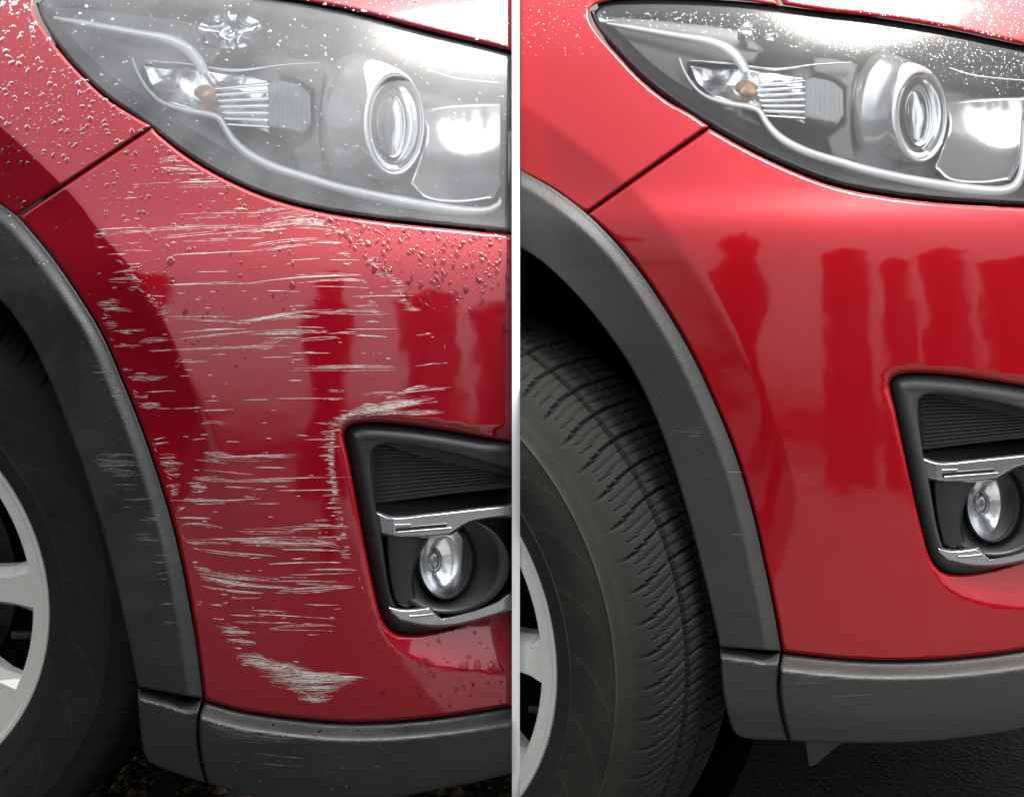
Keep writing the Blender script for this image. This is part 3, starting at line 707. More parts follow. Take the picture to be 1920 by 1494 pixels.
    up = rp[len(smooth_poly(K['lens_low'], False, 10))+2:] if not wet else np.array([p for p in rp[len(smooth_poly(K['lens_low'], False, 10))-14:] if p[0] < lim])
    strip('rubber_seal', [tuple(p) for p in up[::3]], 16, D(.016), .004, M['seal'], hl)
    low = [p for p in smooth_poly(K['lens_low'], False, 8) if (p[0] < lim+0 if wet else p[0] > lim)]
    strip('lamp_edge_trim', [(p[0]+2, p[1]-9) for p in low[::3]], 9, D(.012), .004, M['lamp_dark'], hl)
    # grey shroud in the pointed tip
    tip = hm([(78, 18), (120, 16), (240, 28), (380, 50), (420, 90), (400, 120), (270, 122), (262, 150), (300, 205), (400, 240), (440, 280), (470, 320), (440, 325), (350, 283), (260, 220), (190, 172), (130, 118), (96, 68)])
    pan('grey_shroud', tip, lambda u, v: base(u, v)+.020+.00004*np.maximum(0, u-K['hx0']), M['lamp_grey'], hl, spacing=10, r=6, thick=.012)
    def cs(L):    # open line clipped to the car's side of the partition
        q = smooth_poly(L, False, 8); q = q[(q[:, 0] < lim-2) if wet else (q[:, 0] > lim+2)]
        return [tuple(p) for p in q[::3]]+[tuple(q[-1])]
    strip('light_guide', cs(hm([(100, 34), (160, 45), (240, 60), (310, 73), (345, 88), (370, 112), (384, 138)])), [7, 13, 14, 15, 19, 22, 18], D(.012), .004, M['white_guide'], hl)
    strip('turn_signal_frame', cs(hm([(248, 108), (256, 132), (275, 165), (300, 190), (350, 207), (410, 222), (430, 255), (460, 285), (510, 312), (580, 335)])), [5, 6, 7, 12, 12, 12, 16, 17, 17, 17], D(.016), .0025, M['white_guide'], hl)
    strip('outer_trim', cs(hm([(560, 328), (620, 348), (700, 368), (790, 385), (860, 395), (915, 394), (940, 378), (948, 350), (953, 300), (960, 240), (1040, 180)])), [17, 18, 19, 20, 22, 22, 18, 13, 11, 10, 8], D(.017), .003, M['white_guide'], hl)
    strip('upper_trim', cs(hm([(800, 130), (850, 146), (960, 158), (1060, 168)])), 8, D(.03), .008, M['chrome'], hl)
    strip('divider_trim', cs(hm([(270, 114), (350, 120), (440, 132), (530, 122), (600, 118)])), [4, 5, 6, 5, 4], D(.024), .004, M['chrome'], hl)
    # turn signal chamber
    ch = hm([(266, 122), (350, 128), (440, 138), (505, 150), (505, 250), (420, 222), (350, 204), (302, 186), (280, 160)])
    def dcham(u, v): return base(u, v)+.030+.006*np.sin(u*.055)*np.sin(v*.04)+.010*np.cos((v-K['hy'])*.03)
    tsr = pan('turn_signal_reflector', ch, dcham, M['chrome_soft'], hl, spacing=5, r=5, thick=.01)
    c = HM(392, 176); loft('turn_signal_bulb', [(c[0]-14, c[1], 15, 15, bq(*c)+.034), (c[0]-6, c[1], 20, 17, bq(*c)+.027), (c[0]+2, c[1]+2, 15, 13, bq(*c)+.020), (c[0]+4, c[1]+2, 5, 4, bq(*c)+.018)], M['amber'], hl, n=24, cap1=True)
    for i in range(7):
        a = HM(400+i*4, 168+i*11); b_ = HM(505, 158+i*13.5)
        strip('reflector_rib', [a, ((a[0]+b_[0])/2, (a[1]+b_[1])/2), b_], 7, D(.024), .004, M['chrome'], tsr, k=5)
    bl = hm([(503, 158), (520, 150), (560, 160), (582, 178), (583, 232), (570, 252), (502, 238)])
    pan('ribbed_lens_block', bl, lambda u, v: base(u, v)+.018+.0012*np.abs(np.sin(u*math.pi/9)), M['clear_block'], hl, spacing=3.5, r=6, thick=.02, ang=30)
    # faceted marker cup
    c = HM(432, 58)
    loft('marker_lamp', [(c[0], c[1], 62, 34, bq(*c)+.022), (c[0], c[1]+2, 44, 28, bq(*c)+.034), (c[0], c[1]+4, 24, 18, bq(*c)+.044), (c[0], c[1]+4, 9, 8, bq(*c)+.046), (c[0], c[1]+3, 9, 8, bq(*c)+.03), (c[0], c[1]+3, 3, 3, bq(*c)+.026)], M['chrome'], hl, n=11, cap1=True)
    pan('grey_divider', hm([(524, 108), (560, 110), (612, 122), (604, 170), (598, 230), (600, 290), (612, 335), (560, 322), (548, 280), (585, 250), (588, 170), (560, 150), (520, 140)]), D(.034), M['lamp_grey'], hl, spacing=10, r=4, thick=.02)
    # projector drum, bezel ring, lens
    c = HM(735, 232); dq = bq(*c); sx = K['hs']
    drum = []
    for (du, ru, rv, dd) in ((-78, 56, 130, .052), (-70, 62, 132, .044), (-50, 66, 126, .040), (-25, 66, 116, .034), (-5, 62, 106, .028), (4, 58, 100, .023), (6, 52, 93, .022), (5, 46, 86, .027), (4, 41, 78, .036)):
        drum.append((c[0]+du*sx, c[1], ru*sx, rv*K['hsv'], dq+dd, .010, 0))
    loft('projector_bezel', drum, M['reflector_satin'], hl, n=72)
    loft('projector_collar', [(c[0]+4, c[1], 41*sx, 78*K['hsv'], dq+.036, .01, 0), (c[0]+4, c[1], 38*sx, 74*K['hsv'], dq+.05, .01, 0), (c[0]+4, c[1], 30, 50, dq+.06, .01, 0)], M['lamp_dark'], hl)
    loft('projector_lens', [(c[0]+3, c[1], 37*sx, 72*K['hsv'], dq+.044, .010), (c[0]+3, c[1], 34*sx, 66*K['hsv'], dq+.036, .009), (c[0]+3, c[1], 26*sx, 50*K['hsv'], dq+.029, .007), (c[0]+3, c[1], 14*sx, 28*K['hsv'], dq+.0255, .004), (c[0]+3, c[1], 3, 5, dq+.0245, 0)], M['glass'], hl, cap1=True)
    # high-beam bowl
    hb = hm([(785, 205), (850, 196), (955, 192), (950, 260), (944, 330), (925, 372), (860, 380), (800, 372), (770, 345), (790, 290), (798, 245)])
    cu, cv = HM(870, 270)
    def dbowl(u, v): return base(u, v)+.05-.032*np.clip(((u-cu)/95)**2*.5+((v-cv)/110)**2, 0, 1.3)
    if wet or True: pan('high_beam_reflector', hb, dbowl, M['reflector_satin'], hl, spacing=8, r=6, thick=.01)
    # ---------- wheel and what is behind the skins
    clip = ((0, 0, 0), (1, 0, 0)) if wet else ((PT, 0, 0), (-1, 0, 0))
    wheel(root, K['wc'], K['phi'], K['spoke0'], not wet, clip, R=K['wR'])
    x0, x1 = (-1.2, -.0005) if wet else (PT+.0005, 1.2)
    # arch liner: shell round the wheel
    C = Vector(K['wc']); bm = bmesh.new(); rows = []
    for yy in (.03, .2, .4, .6):
        rows.append([bm.verts.new((C.x+.44*math.cos(a), C.y+yy, C.z+.44*math.sin(a))) for a in np.radians(np.linspace(-50, 190, 40))])
    for a, b_ in zip(rows, rows[1:]):
        for i in range(39): bm.faces.new((a[i], a[i+1], b_[i+1], b_[i]))
    bmobj('arch_liner', bm, M['liner'], root, clip=clip, smooth=True)
    bm = bmesh.new(); box_bm(bm, (x0, .62, .24), (x1, 3.6, .98)); bmobj('underbody_light_block', bm, M['liner'], root)  # dark box added behind the skins to stop light leaking through
    bm = bmesh.new(); ux = K['under_x']; box_bm(bm, (ux[0], .20, .255), (ux[1], .619, .30)); bmobj('undertray', bm, M['liner'], root)
    bm = bmesh.new(); box_bm(bm, (ux[0], .22, .301), (ux[1], .30, .96)); bmobj('bumper_beam', bm, M['liner'], root)
    return root
ident = lambda u, v: (u, v)
TILT_L = [(-400, 72), (-60, 66), (30, 52), (120, 42), (250, 34), (380, 30), (430, 36), (480, 31), (540, 19), (600, 12), (700, 9), (850, 6), (1000, 3), (1150, 1), (1250, 0), (1330, -4), (1500, -14), (1900, -20)]
CREASE_L = [(-420, -400), (-120, 120), (0, 240), (60, 285), (120, 345), (200, 440), (262, 530), (300, 600), (345, 690), (380, 760), (420, 880), (450, 1000), (480, 1200), (500, 1900)]
L = dict(wet=True, lim=960, loc=(-.3, 0, 0), label='wet red car corner with white scratches all over the bumper, left of the white board')
L['body'] = make_body(560, TILT_L, CREASE_L, .34, LIP)
L['fmap'] = ident; L['hmap'] = ident; L['fx'], L['fy'] = 645, 845; L['hx0'] = 62; L['hy'] = 165; L['hs'] = 1; L['hsv'] = 1; L['lens_u'] = 960
L['lens_low'] = [(70, 14), (80, 40), (110, 85), (150, 133), (200, 180), (250, 215), (300, 251), (350, 289), (420, 330), (500, 365), (600, 392), (700, 408), (800, 419), (900, 429), (1040, 443)]
L['lens'] = L['lens_low']+[(1040, 124), (900, 88), (820, 69), (740, 48), (660, 27), (580, 11), (500, -1), (400, -10), (300, -17), (180, -22), (95, -16)]
L['fender'] = [(-160, -160), (395, -160), (460, -22), (400, -18), (300, -25), (180, -31), (92, -21), (66, -10), (62, 18), (75, 46), (106, 90), (148, 138), (198, 185), (243, 214), (283, 237), (150, 325), (30, 405), (0, 383), (-60, 348), (-160, 315)]
L['hood'] = [(466, -12), (500, -7), (580, 4), (660, 20), (740, 41), (820, 62), (900, 81), (1040, 116), (1040, -160), (402, -160)]
AO = [(0, 383), (30, 405), (62, 440), (102, 490), (150, 560), (192, 630), (230, 718), (263, 800), (291, 880), (316, 960), (336, 1040), (354, 1130), (369, 1220), (380, 1309)]
L['bumper'] = [(285, 241), (300, 256), (350, 295), (420, 336), (500, 371), (600, 398), (700, 414), (800, 425), (900, 435), (1040, 449), (1040, 1310), (960, 1322), (860, 1338), (760, 1349), (660, 1353), (560, 1346), (450, 1330), (384, 1312)]+[(x+3, y-1) for x, y in AO[::-1][1:-1]]+[(34, 408), (150, 330)]
L['arch_out'] = [(-160, 312), (-60, 346)]+AO
L['arch_in'] = [(-160, 470), (-60, 515), (0, 562), (30, 597), (65, 652), (102, 733), (140, 830), (166, 905), (190, 985), (211, 1065), (231, 1150), (249, 1235), (259, 1287)]
L['low_end'] = [(258, 1290), (320, 1306), (352, 1316), (378, 1311), (370, 1345), (370, 1390), (376, 1430), (386, 1467), (340, 1452), (290, 1433), (274, 1420), (267, 1390), (261, 1340)]
L['low_end_top'] = [(258, 1290), (320, 1306), (352, 1316), (378, 1311)]
L['low_top'] = [(385, 1315), (450, 1333), (560, 1349), (660, 1356), (760, 1352), (860, 1341), (960, 1325), (1040, 1313)]
L['low'] = L['low_top']+[(1040, 1432), (960, 1449), (880, 1468), (800, 1484), (720, 1500), (600, 1508), (480, 1494), (391, 1468), (381, 1430), (375, 1390), (375, 1345)]
def wc(u, v, Dp): p = P(u, v, Dp-D0); return (float(p[0]), float(p[1]), float(p[2]))
L['wc'] = wc(-296, 1112, 1.85); L['wR'] = .358; L['phi'] = math.radians(9); L['spoke0'] = 3; L['under_x'] = (-.24, -.0005)
carL = build_car(L)
TILT_R = [(-400, 72), (-60, 60), (30, 48), (120, 39), (250, 35), (335, 33), (368, 38), (392, 44), (415, 30), (450, 20), (500, 13), (600, 10), (700, 8), (850, 5), (1000, 2), (1120, 1), (1220, -2), (1300, -6), (1450, -14), (1900, -20)]
CREASE_R = [(640, -400), (850, 100), (975, 205), (1080, 262), (1170, 332), (1230, 400), (1300, 490), (1380, 625), (1430, 740), (1480, 870), (1520, 1000), (1540, 1200), (1560, 1900)]
fmR = lambda u, v: (u+1023+(v-800)*.015, 705+(v-798)*.948)
hmR = lambda u, v: (1103+(u-62)*.918, 22+(v-8)*.868)
Rr = dict(wet=False, lim=975, loc=(.3, 0, 0), label='clean dry red car corner without scratches, right of the white board')
Rr['body'] = make_body(1560, TILT_R, CREASE_R, .20, [fmR(*p) for p in LIP])
Rr['fmap'] = fmR; Rr['hmap'] = hmR; Rr['fx'], Rr['fy'] = 1668, 748; Rr['hx0'] = 1103; Rr['hy'] = 157; Rr['hs'] = .9; Rr['hsv'] = .9; Rr['lens_u'] = 2000
Rr['lens_low'] = [(1108, 30), (1121, 55), (1155, 95), (1205, 147), (1255, 187), (1330, 236), (1400, 275), (1480, 313), (1560, 343), (1640, 360), (1740, 373), (1830, 380), (1990, 387), (2080, 390)]
Rr['lens'] = Rr['lens_low']+[(2080, 128), (1920, 94), (1850, 79), (1780, 64), (1700, 50), (1620, 38), (1540, 29), (1470, 20), (1400, 12), (1300, 6), (1190, 5), (1130, 10)]
Rr['fender'] = [(800, -160), (1370, -160), (1462, 12), (1400, 3), (1300, -3), (1190, -4), (1125, 5), (1107, 15), (1105, 32), (1117, 57), (1152, 98), (1202, 151), (1252, 191), (1292, 213), (1328, 237), (1215, 316), (1098, 399), (1040, 356), (975, 321), (900, 290), (800, 262)]
Rr['hood'] = [(1469, 10), (1540, 21), (1620, 30), (1700, 41), (1780, 55), (1850, 70), (1920, 85), (2080, 118), (2080, -160), (1377, -160)]
AR = [(1040, 356), (1098, 400), (1150, 451), (1200, 511), (1250, 585), (1300, 672), (1345, 769), (1381, 860), (1410, 958), (1431, 1050), (1450, 1140), (1464, 1220)]
Rr['bumper'] = [(1330, 242), (1400, 281), (1480, 319), (1560, 349), (1640, 366), (1740, 379), (1830, 386), (1990, 393), (2080, 396), (2080, 1190), (1920, 1217), (1830, 1229), (1740, 1236), (1640, 1237), (1550, 1231), (1468, 1221)]+[(x+3, y-1) for x, y in AR[::-1][1:-1]]+[(1102, 402), (1215, 322)]
Rr['bumper'] = Rr['bumper'][:-2][:-1]+[(1102, 402), (1215, 322)]
Rr['arch_out'] = [(800, 259), (900, 287), (975, 319)]+AR
Rr['arch_in'] = [(800, 385), (900, 418), (975, 461), (1025, 497), (1080, 550), (1130, 610), (1180, 683), (1220, 760), (1255, 850), (1286, 950), (1310, 1040), (1332, 1130), (1350, 1212)]
Rr['low_end'] = [(1350, 1214), (1410, 1221), (1440, 1226), (1463, 1222), (1459, 1250), (1459, 1300), (1466, 1345), (1477, 1387), (1430, 1386), (1397, 1383), (1378, 1374), (1366, 1345), (1355, 1290)]
Rr['low_end_top'] = [(1350, 1214), (1410, 1221), (1440, 1226), (1463, 1222)]
Rr['low_top'] = [(1468, 1225), (1550, 1234), (1640, 1240), (1740, 1239), (1830, 1232), (1920, 1220), (2080, 1194)]
Rr['low'] = Rr['low_top']+[(2080, 1325), (1920, 1363), (1840, 1377), (1740, 1388), (1640, 1392), (1560, 1391), (1482, 1388), (1471, 1345), (1464, 1300), (1464, 1250)]
Rr['wc'] = wc(691, 1190, 1.75); Rr['wR'] = .345; Rr['phi'] = math.radians(34); Rr['spoke0'] = 2; Rr['under_x'] = (.25, 1.2)
carR = build_car(Rr)
vv = np.arange(-160, 1560, 40.); dq = np.minimum(L['body'][0](np.full(len(vv), 958.), vv), Rr['body'][0](np.full(len(vv), 977.), vv))-.014
fr_ = P(960, vv, dq)[:, 1:]; prof = [(float(y), float(z)) for y, z in fr_][::-1]
prof = [(prof[0][0], 0)]+prof+[(prof[-1][0]+.15, 1.5), (1.6, 1.5), (1.6, 0)]
bm = bmesh.new(); pa = [bm.verts.new((0, y, z)) for y, z in prof]; pb = [bm.verts.new((PT, y, z)) for y, z in prof]; bm.faces.new(pa); bm.faces.new(pb[::-1])
for i in range(len(prof)): bm.faces.new((pa[i], pb[i], pb[(i+1) % len(prof)], pa[(i+1) % len(prof)]))
tag(bmobj('partition_board', bm, M['white']), 'thin white upright board standing edge-on between the scratched car and the clean car', 'partition')

# ------------------------------------------------------------------ scratches on the left car
fullL = L['body'][1]; baseL = L['body'][0]
SC = [ # x0, y0, x1, y1, spread, bow, strands
(318,282,372,280,8,0,9),(330,284,385,292,14,1,16),(345,290,412,300,14,2,20),(292,301,352,295,5,1,8),(296,308,345,303,6,1,9),(300,314,372,318,6,1,12),(370,312,425,318,7,0,10),
(372,322,430,324,3,0,6),(378,331,440,334,4,0,7),(385,300,440,322,14,2,14),(430,318,500,335,10,2,12),(440,333,520,350,10,2,14),(480,348,545,362,10,2,16),(500,362,560,372,9,2,14),(530,370,590,384,9,2,14),
(250,346,348,336,2,-1,3),(262,345,488,343,3,1,7),(330,350,500,352,4,3,6),(238,361,252,361,2,0,2),
(174,441,204,438,8,0,16),(174,441,395,422,3,1,6),(200,438,505,424,4,4,7),(300,447,505,430,4,0,8),(380,430,520,436,5,3,7),(310,449,500,446,3,0,8),(330,402,500,398,3,2,6),(345,412,505,405,3,2,6),
(178,465,202,462,2,0,2),(203,459,224,462,5,0,6),(262,458,266,466,5,0,3),(200,478,240,476,2,0,2),(316,478,500,470,2,1,3),
(460,402,560,388,6,3,8),(500,410,622,398,9,4,16),(470,432,612,416,9,4,18),(462,438,540,428,6,1,10),(545,416,628,424,12,3,30),(548,422,640,430,7,2,14),(560,412,612,412,8,2,16),(600,430,670,437,4,0,8),(628,436,662,434,2,0,2),
(462,462,600,448,3,3,4),(462,474,588,458,3,3,6),(596,455,645,456,3,0,4),(662,457,695,457,2,0,3),(500,470,560,462,2,1,3),(540,420,580,412,6,1,8),
(634,476,660,475,3,0,4),(630,478,652,474,3,0,4),(642,481,660,482,4,0,6),(683,487,704,483,4,0,7),(640,494,668,496,4,0,7),(684,492,702,486,6,2,6),(688,494,718,496,6,-1,10),
(215,488,234,493,4,0,5),(222,490,232,500,3,0,3),(210,512,256,506,4,1,8),(240,502,258,506,5,0,8),(183,514,190,512,1,0,2),(232,510,258,516,6,0,8),(200,526,262,526,5,0,12),(245,522,266,530,7,0,14),(234,538,266,538,4,0,7),(258,540,274,548,4,0,8),
(300,535,500,530,2,1,5),(272,556,284,554,3,0,4),(276,562,292,566,5,0,7),(284,570,298,574,5,0,7),(330,550,350,550,1,0,1),
(460,532,680,516,2,4,4),(540,518,680,515,4,3,8),(580,520,682,516,3,1,7),(702,514,740,515,7,0,16),(556,530,690,526,2,3,4),(678,528,690,534,4,0,5),(728,526,758,530,8,0,14),(568,538,690,540,2,1,3),(500,545,565,547,2,0,3),(732,548,765,546,5,0,6),(692,550,700,550,2,0,2),
(742,563,775,562,5,0,9),(686,565,706,565,6,0,10),(665,574,712,574,4,0,8),(545,574,584,574,1,0,2),(758,570,774,576,8,0,12),(756,581,790,582,5,0,12),(770,566,776,578,6,0,6),
(180,566,226,562,4,0,7),(180,570,230,570,6,0,12),(188,578,250,582,7,0,16),(192,590,208,594,6,0,12),(182,597,208,595,2,0,3),(192,608,222,610,6,0,12),(204,622,275,621,6,0,9),(196,636,215,637,3,0,4),(220,620,250,624,3,0,4),
(292,588,320,580,8,2,14),(310,592,440,592,3,0,8),(325,598,470,606,3,1,7),(305,600,318,603,3,0,5),(440,606,560,586,5,0,14),(470,600,590,584,4,2,10),(560,584,722,584,3,2,7),(590,588,722,590,3,0,6),(680,582,724,590,6,0,14),(556,594,590,594,2,0,3),
(440,600,600,592,4,2,8),(205,651,270,647,3,0,6),(258,645,318,638,7,3,22),(310,640,500,620,3,2,8),(460,626,618,622,6,1,26),(500,622,618,622,4,0,12),(272,657,330,654,4,0,9),(320,656,540,648,4,1,10),(460,652,560,634,5,2,10),(560,638,640,632,2,1,3),(476,656,515,652,4,0,6),
(326,684,342,675,7,0,9),(330,678,392,676,4,0,7),(326,692,372,694,1,0,2),(336,705,356,705,1,0,2),(664,628,728,632,2,0,3),(778,628,812,625,2,0,4),(808,632,816,633,2,0,2),(832,652,836,648,3,0,3),(672,662,700,662,1,0,2),
(222,692,250,694,5,0,12),(232,708,318,706,5,0,16),(236,712,300,712,4,0,12),(244,735,262,744,7,0,12),(250,742,292,742,5,0,9),(256,758,304,758,6,0,18),(262,762,290,764,3,0,6),
(542,661,620,662,2,0,3),(546,678,552,679,1,0,2),(542,690,748,690,4,2,12),(590,690,680,688,5,1,12),(776,687,840,680,3,0,5),(722,672,734,673,1,0,2),
(582,729,600,730,1,0,2),(612,732,650,733,4,0,5),(606,748,612,750,3,0,2),(615,748,636,747,3,0,4),(678,738,760,735,4,0,9),(730,740,850,723,5,1,24),(755,734,800,726,7,2,20),(722,747,750,747,2,0,3),
(450,751,508,749,1,0,2),(368,792,425,794,4,0,9),(372,796,400,793,3,0,6),(374,815,392,815,2,0,3),(491,793,500,793,1,0,2),(498,822,510,823,2,0,2),(286,824,310,820,3,0,4),
(650,778,720,766,8,6,44),(690,768,815,750,8,2,50),(660,786,760,772,8,5,36),(740,772,836,772,5,-1,22),(760,778,836,771,4,0,12),(700,762,790,756,6,2,22),
(282,832,306,834,6,0,8),(286,840,296,846,7,0,9),(290,858,335,858,5,0,12),(296,864,330,872,9,0,16),(300,868,345,868,5,0,8),(305,880,340,876,5,0,10),(308,888,326,896,7,0,10),(315,892,340,890,6,0,10),
(380,852,440,856,6,0,14),(395,858,558,854,6,0,34),(360,860,430,868,4,0,8),(370,880,480,890,2,0,5),(312,912,340,910,6,0,10),(314,925,338,922,9,0,14),(318,930,326,940,6,0,6),(355,910,392,914,10,0,30),(358,918,382,920,7,0,16),(360,898,430,896,5,0,8),(358,896,440,904,4,0,10),(420,902,556,900,4,-1,14),(440,900,660,894,2,1,5),(420,912,475,914,3,0,5),
(318,936,420,936,3,0,6),(330,938,490,938,4,0,9),(325,952,350,950,5,0,5),(354,938,372,942,5,0,6),(330,960,348,952,3,0,3),(455,930,480,932,1,0,2),
(330,969,396,971,2,0,4),(333,987,360,982,5,3,6),(345,984,420,992,3,3,7),(440,975,460,975,1,0,2),(445,995,560,996,4,0,9),(500,992,658,988,3,3,9),(540,996,600,992,3,2,5),
(332,1003,350,1008,4,0,9),(336,1012,440,1016,6,0,16),(380,1010,560,1020,5,2,14),(440,1014,640,1016,6,2,22),(450,1018,628,1020,4,-1,12),(356,1024,378,1030,8,0,18),(370,1030,500,1042,3,-2,7),(400,1034,520,1044,4,0,7),(520,1030,645,1032,5,1,10),(560,1012,640,1026,5,2,9),
(363,1064,400,1074,8,0,24),(366,1070,520,1088,7,-4,26),(372,1080,500,1098,8,-4,28),(380,1084,560,1104,5,-3,18),(376,1098,500,1112,3,-2,8),(500,1090,650,1092,5,2,14),(520,1105,670,1098,5,0,14),(540,1112,630,1106,3,0,9),(580,1070,672,1068,4,1,10),(540,1078,665,1075,3,0,6),(384,1112,440,1118,2,0,3),
(390,1132,420,1134,3,0,4),(396,1157,422,1160,3,0,4),(470,1146,540,1148,2,0,4),(440,1165,560,1168,2,0,5),(480,1150,640,1160,2,0,4),(500,1176,636,1172,4,2,10),(430,1152,500,1154,2,0,4),(560,1132,640,1134,3,0,6),
(402,1176,450,1184,7,0,16),(412,1186,480,1188,8,0,22),(422,1198,482,1204,6,0,24),(500,1180,620,1182,2,0,5),(436,1214,456,1216,1,0,2),(440,1166,470,1170,2,0,3),
(443,1230,505,1240,9,0,34),(450,1240,555,1247,9,0,44),(478,1252,600,1264,14,2,52),(500,1262,640,1270,10,0,60),(510,1268,692,1271,8,1,56),(530,1278,670,1276,9,0,56),(540,1290,640,1290,10,-2,56),(556,1304,625,1304,7,-3,40),(500,1276,560,1280,8,0,18),(575,1310,612,1312,4,-2,16),
]
EDGE = [(720,768),(690,772),(664,780),(646,792),(636,808),(631,830),(630,860),(632,890),(636,915),(641,940),(646,965),(650,990),(655,1015),(662,1045)]
Re = np.random.RandomState(11); ed = smooth_poly(EDGE, False, 3)
for i in range(0, len(ed), 1):
    x, y = ed[i]
    if y > 930 and Re.rand() < .55: continue
    ln = Re.choice([16, 24, 36, 62], p=[.45, .33, .17, .05]); SC.append((x-ln, y+Re.normal(0, 1), x+Re.uniform(-2, 1), y+Re.normal(0, 1), 2.6, 0, 7))
SC += [(672,1082,676,1088,3,0,5),(678,1098,681,1106,3,0,4),(618,905,632,905,3,0,4)]
for i in range(150):
    x = Re.uniform(175, 660); y = Re.uniform(290, 1200); ed0 = np.interp(y, [290, 440, 620, 880, 1200], [290, 150, 200, 290, 370])+8; ed1 = np.interp(y, [290, 400, 560, 800, 1200], [400, 650, 780, 640, 640])
    ln = Re.choice([12, 30, 60, 130], p=[.4, .3, .2, .1]); x0 = ed0+(ed1-ed0)*(Re.rand()**1.1); x1_ = min(x0+ln, ed1)
    if x1_-x0 > 8: SC.append((x0, y, x1_, y+Re.normal(0, 1.5)-.02*ln, 1.0, Re.normal(0, .5), Re.choice([1, 1, 2, 3])))
hairs(SC, fullL, 'scratch', L['o_bumper'], M['primer'], off=.0004, merge=285, within=smooth_poly(clip_u(L['bumper'], hi=960), True, 10, sharp_of(clip_u(L['bumper'], hi=960), 960)))
SCF = [(172,688,202,686,3,0,5),(170,698,205,698,2,0,4),(180,708,205,712,3,0,6),(205,740,225,742,2,0,3),(215,760,228,760,2,0,3),
(180,853,258,853,6,0,18),(178,862,262,866,5,0,22),(178,870,268,872,6,0,30),(190,880,262,886,9,0,26),(200,893,272,894,3,0,7),(208,907,280,908,3,0,6),(205,918,258,920,3,0,6),(225,936,288,934,4,0,9),(228,951,250,951,2,0,3),(265,965,300,968,9,0,22),(255,972,300,974,5,0,12),
(242,1000,288,1002,3,0,6),(248,1010,310,1013,5,0,16),(285,1045,316,1043,2,3,3),(285,1052,316,1052,2,-3,3),(290,1078,324,1074,2,2,3),(290,1084,324,1084,2,-2,3),(295,1130,330,1132,4,0,6),(305,1165,330,1167,4,0,6),(300,985,312,1030,6,0,10)]
hairs(SCF, lambda u, v: L['darch'](u, v), 'scuff', L['o_arch'], M['scuff'], off=.0004, seed=5)
hairs([(384,1362,520,1378,8,0,16),(386,1370,560,1388,8,0,18),(386,1356,420,1362,6,0,9),(400,1385,583,1396,3,0,6),(470,1410,575,1422,2,0,6),(480,1428,572,1436,2,0,5),(700,1434,712,1437,1,0,2)], lambda u, v: L['dlow'](u, v), 'scuff', L['o_low'], M['scuff'], off=.0004, seed=6)
hairs([(1275,803,1330,800,3,0,7),(1260,808,1330,812,4,0,8),(1290,818,1320,816,2,0,4),(1360,885,1395,886,3,0,4),(1365,1000,1395,1002,3,0,4)], lambda u, v: Rr['darch'](u, v), 'scuff', Rr['o_arch'], M['scuff'], off=.0004, seed=7)
hairs([(1466,1262,1600,1258,5,0,9),(1466,1278,1640,1272,5,0,9),(1466,1270,1560,1266,4,0,7),(1550,1306,1646,1300,2,0,5),(1575,1318,1645,1315,3,0,5)], lambda u, v: Rr['dlow'](u, v), 'scuff', Rr['o_low'], M['scuff'], off=.0004, seed=8)
# ------------------------------------------------------------------ rain drops
drops('water_droplets', L['o_fender'], fullL, clip_u(L['fender'], lo=-10), 1500, .6, 4.9, M['water'], 1.6, lambda u, v: np.clip(1.1-.9*np.clip((v-250)/60, 0, 1), .12, 1), seed=2, power=4.5, tilt=.9)
drops('water_droplets', L['o_bumper'], fullL, [(150,330),(280,250),(420,345),(520,385),(560,500),(520,620),(430,760),(390,740),(310,600),(200,430)], 900, .5, 4, M['water'], 1.5, lambda u, v: np.clip(1.1-(v-330)/330, .12, 1), seed=3, power=5, tilt=.5,
  extra=[(320,491,7),(323,530,5),(347,585,6),(547,454,5),(548,536,6),(648,440,6),(690,460,5)])
drops('water_droplets', L['o_bumper'], fullL, [(560,395),(700,422),(956,445),(956,700),(860,600),(760,560),(640,470)], 800, .6, 5.2, M['water'], 1.8, lambda u, v: np.clip(1.1-(v-470)/150, .05, 1), seed=4, power=3.6, tilt=.4)
drops('water_droplets', L['o_bumper'], fullL, [(60,440),(330,330),(900,480),(956,700),(956,790),(640,770),(600,1180),(400,1200),(330,950)], 420, .5, 2.6, M['water'], 1.2, None, seed=5, power=3)
drops('water_droplets', L['o_bumper'], fullL, [(760,1215),(956,1150),(956,1330),(700,1345),(560,1340),(800,1270)], 190, .5, 4, M['water'], 1.3, None, seed=6, power=3, extra=[(870,1250,9),(895,1247,9),(935,1250,11),(800,1243,6)])
drops('water_droplets', L['o_hood'], lambda u, v: baseL(u, v)-.003, clip_u([(480,-8),(580,2),(740,38),(956,90),(956,-30),(480,-30)], hi=957), 260, .8, 4.5, M['water'], 1.0, None, seed=7, power=3, flat=.5)
lensd = lambda u, v: baseL(u, v)+.0035
hlL = [o for o in bpy.data.objects if o.name == 'headlight'][0]
hlR = [o for o in bpy.data.objects if o.name == 'headlight.001'][0]
drops('water_droplets', hlL, lensd, clip_u([(90,0),(500,8),(955,125),(955,425),(700,400),(430,325),(200,170)], hi=957), 1100, .6, 3.2, M['water_clear'], 1.3, None, seed=8, power=4)
drops('water_droplets', hlR, lambda u, v: Rr['body'][0](u, v)+.0035, [(1120,22),(1440,24),(1700,60),(1930,105),(1930,200),(1800,180),(1700,120),(1560,110),(1450,80),(1130,40)], 1500, .45, 1.9, M['water_clear'], 1.1, lambda u, v: np.clip(1-(v-60-(u-1500)*.16)/60, .05, 1), seed=9, power=3)
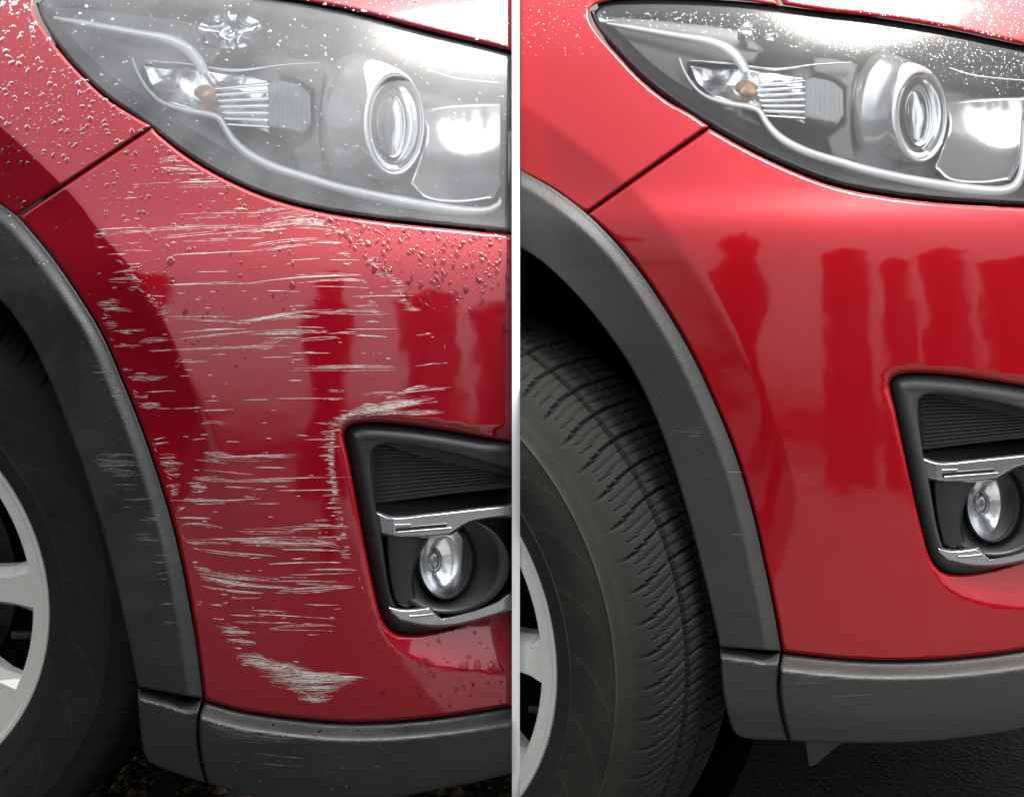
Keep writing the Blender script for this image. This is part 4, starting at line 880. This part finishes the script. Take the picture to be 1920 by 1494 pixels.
drops('water_droplets', Rr['o_hood'], lambda u, v: Rr['body'][0](u, v)-.003, [(1490,8),(1700,36),(1925,82),(1925,-10),(1490,-10)], 800, .45, 1.7, M['water_clear'], 1.1, None, seed=10, power=3)
drops('water_droplets', Rr['o_fender'], Rr['body'][1], [(976,0),(1100,0),(1110,60),(1150,100),(976,110)], 160, .5, 1.8, M['water'], 1.1, None, seed=12, power=3)
drops('water_droplets', L['o_arch'], lambda u, v: L['darch'](u, v), [(0,395),(30,410),(150,565),(262,810),(350,1130),(368,1290),(330,1290),(290,1050),(180,760),(60,520),(0,450)], 300, .5, 2.4, M['water_clear'], 1.4, None, seed=13, power=3)
drops('water_droplets', L['o_low'], lambda u, v: L['dlow'](u, v), [(390,1325),(660,1362),(955,1335),(955,1440),(700,1490),(400,1460)], 260, .5, 2.6, M['water_clear'], 1.4, None, seed=14, power=3)
# little fin of the undertray below the clean car
bm = bmesh.new(); a = [P(u, v, .16) for u, v in ((1508, 1372), (1517, 1436), (1527, 1434), (1592, 1380))]; b = [P(u, v, .166) for u, v in ((1508, 1372), (1517, 1436), (1527, 1434), (1592, 1380))]
va = [bm.verts.new(p) for p in a]; vb = [bm.verts.new(p) for p in b]; bm.faces.new(va); bm.faces.new(vb[::-1])
for i in range(4): bm.faces.new((va[i], vb[i], vb[(i+1) % 4], va[(i+1) % 4]))
bmobj('air_deflector', bm, M['clad_dry'], carR)

# fallen leaves and grit on the wet ground under the scratched car
Rg = np.random.RandomState(21); V = []; F = []
for i in range(2600):
    x, y = Rg.uniform(-.62, -.004), Rg.uniform(.33, .95); s_ = Rg.uniform(.002, .007) if Rg.rand() < .8 else Rg.uniform(.007, .014)
    k = len(V); a = Rg.rand()*6.28; h = s_*Rg.uniform(.3, .9)
    for j in range(5): b = a+j*1.2566; q = s_*Rg.uniform(.6, 1.1); V.append((min(x+q*math.cos(b), -.001), y+q*math.sin(b), .0005+h*.3*Rg.rand()))
    V.append((min(x, -.002), y, h+.001))
    for j in range(5): F.append((k+j, k+(j+1) % 5, k+5))
mk('leaf_litter', V, F, mat('dead_leaves_grit', (.16, .10, .05), .7, var=(220, .6)), None, smooth=False, kind='stuff')
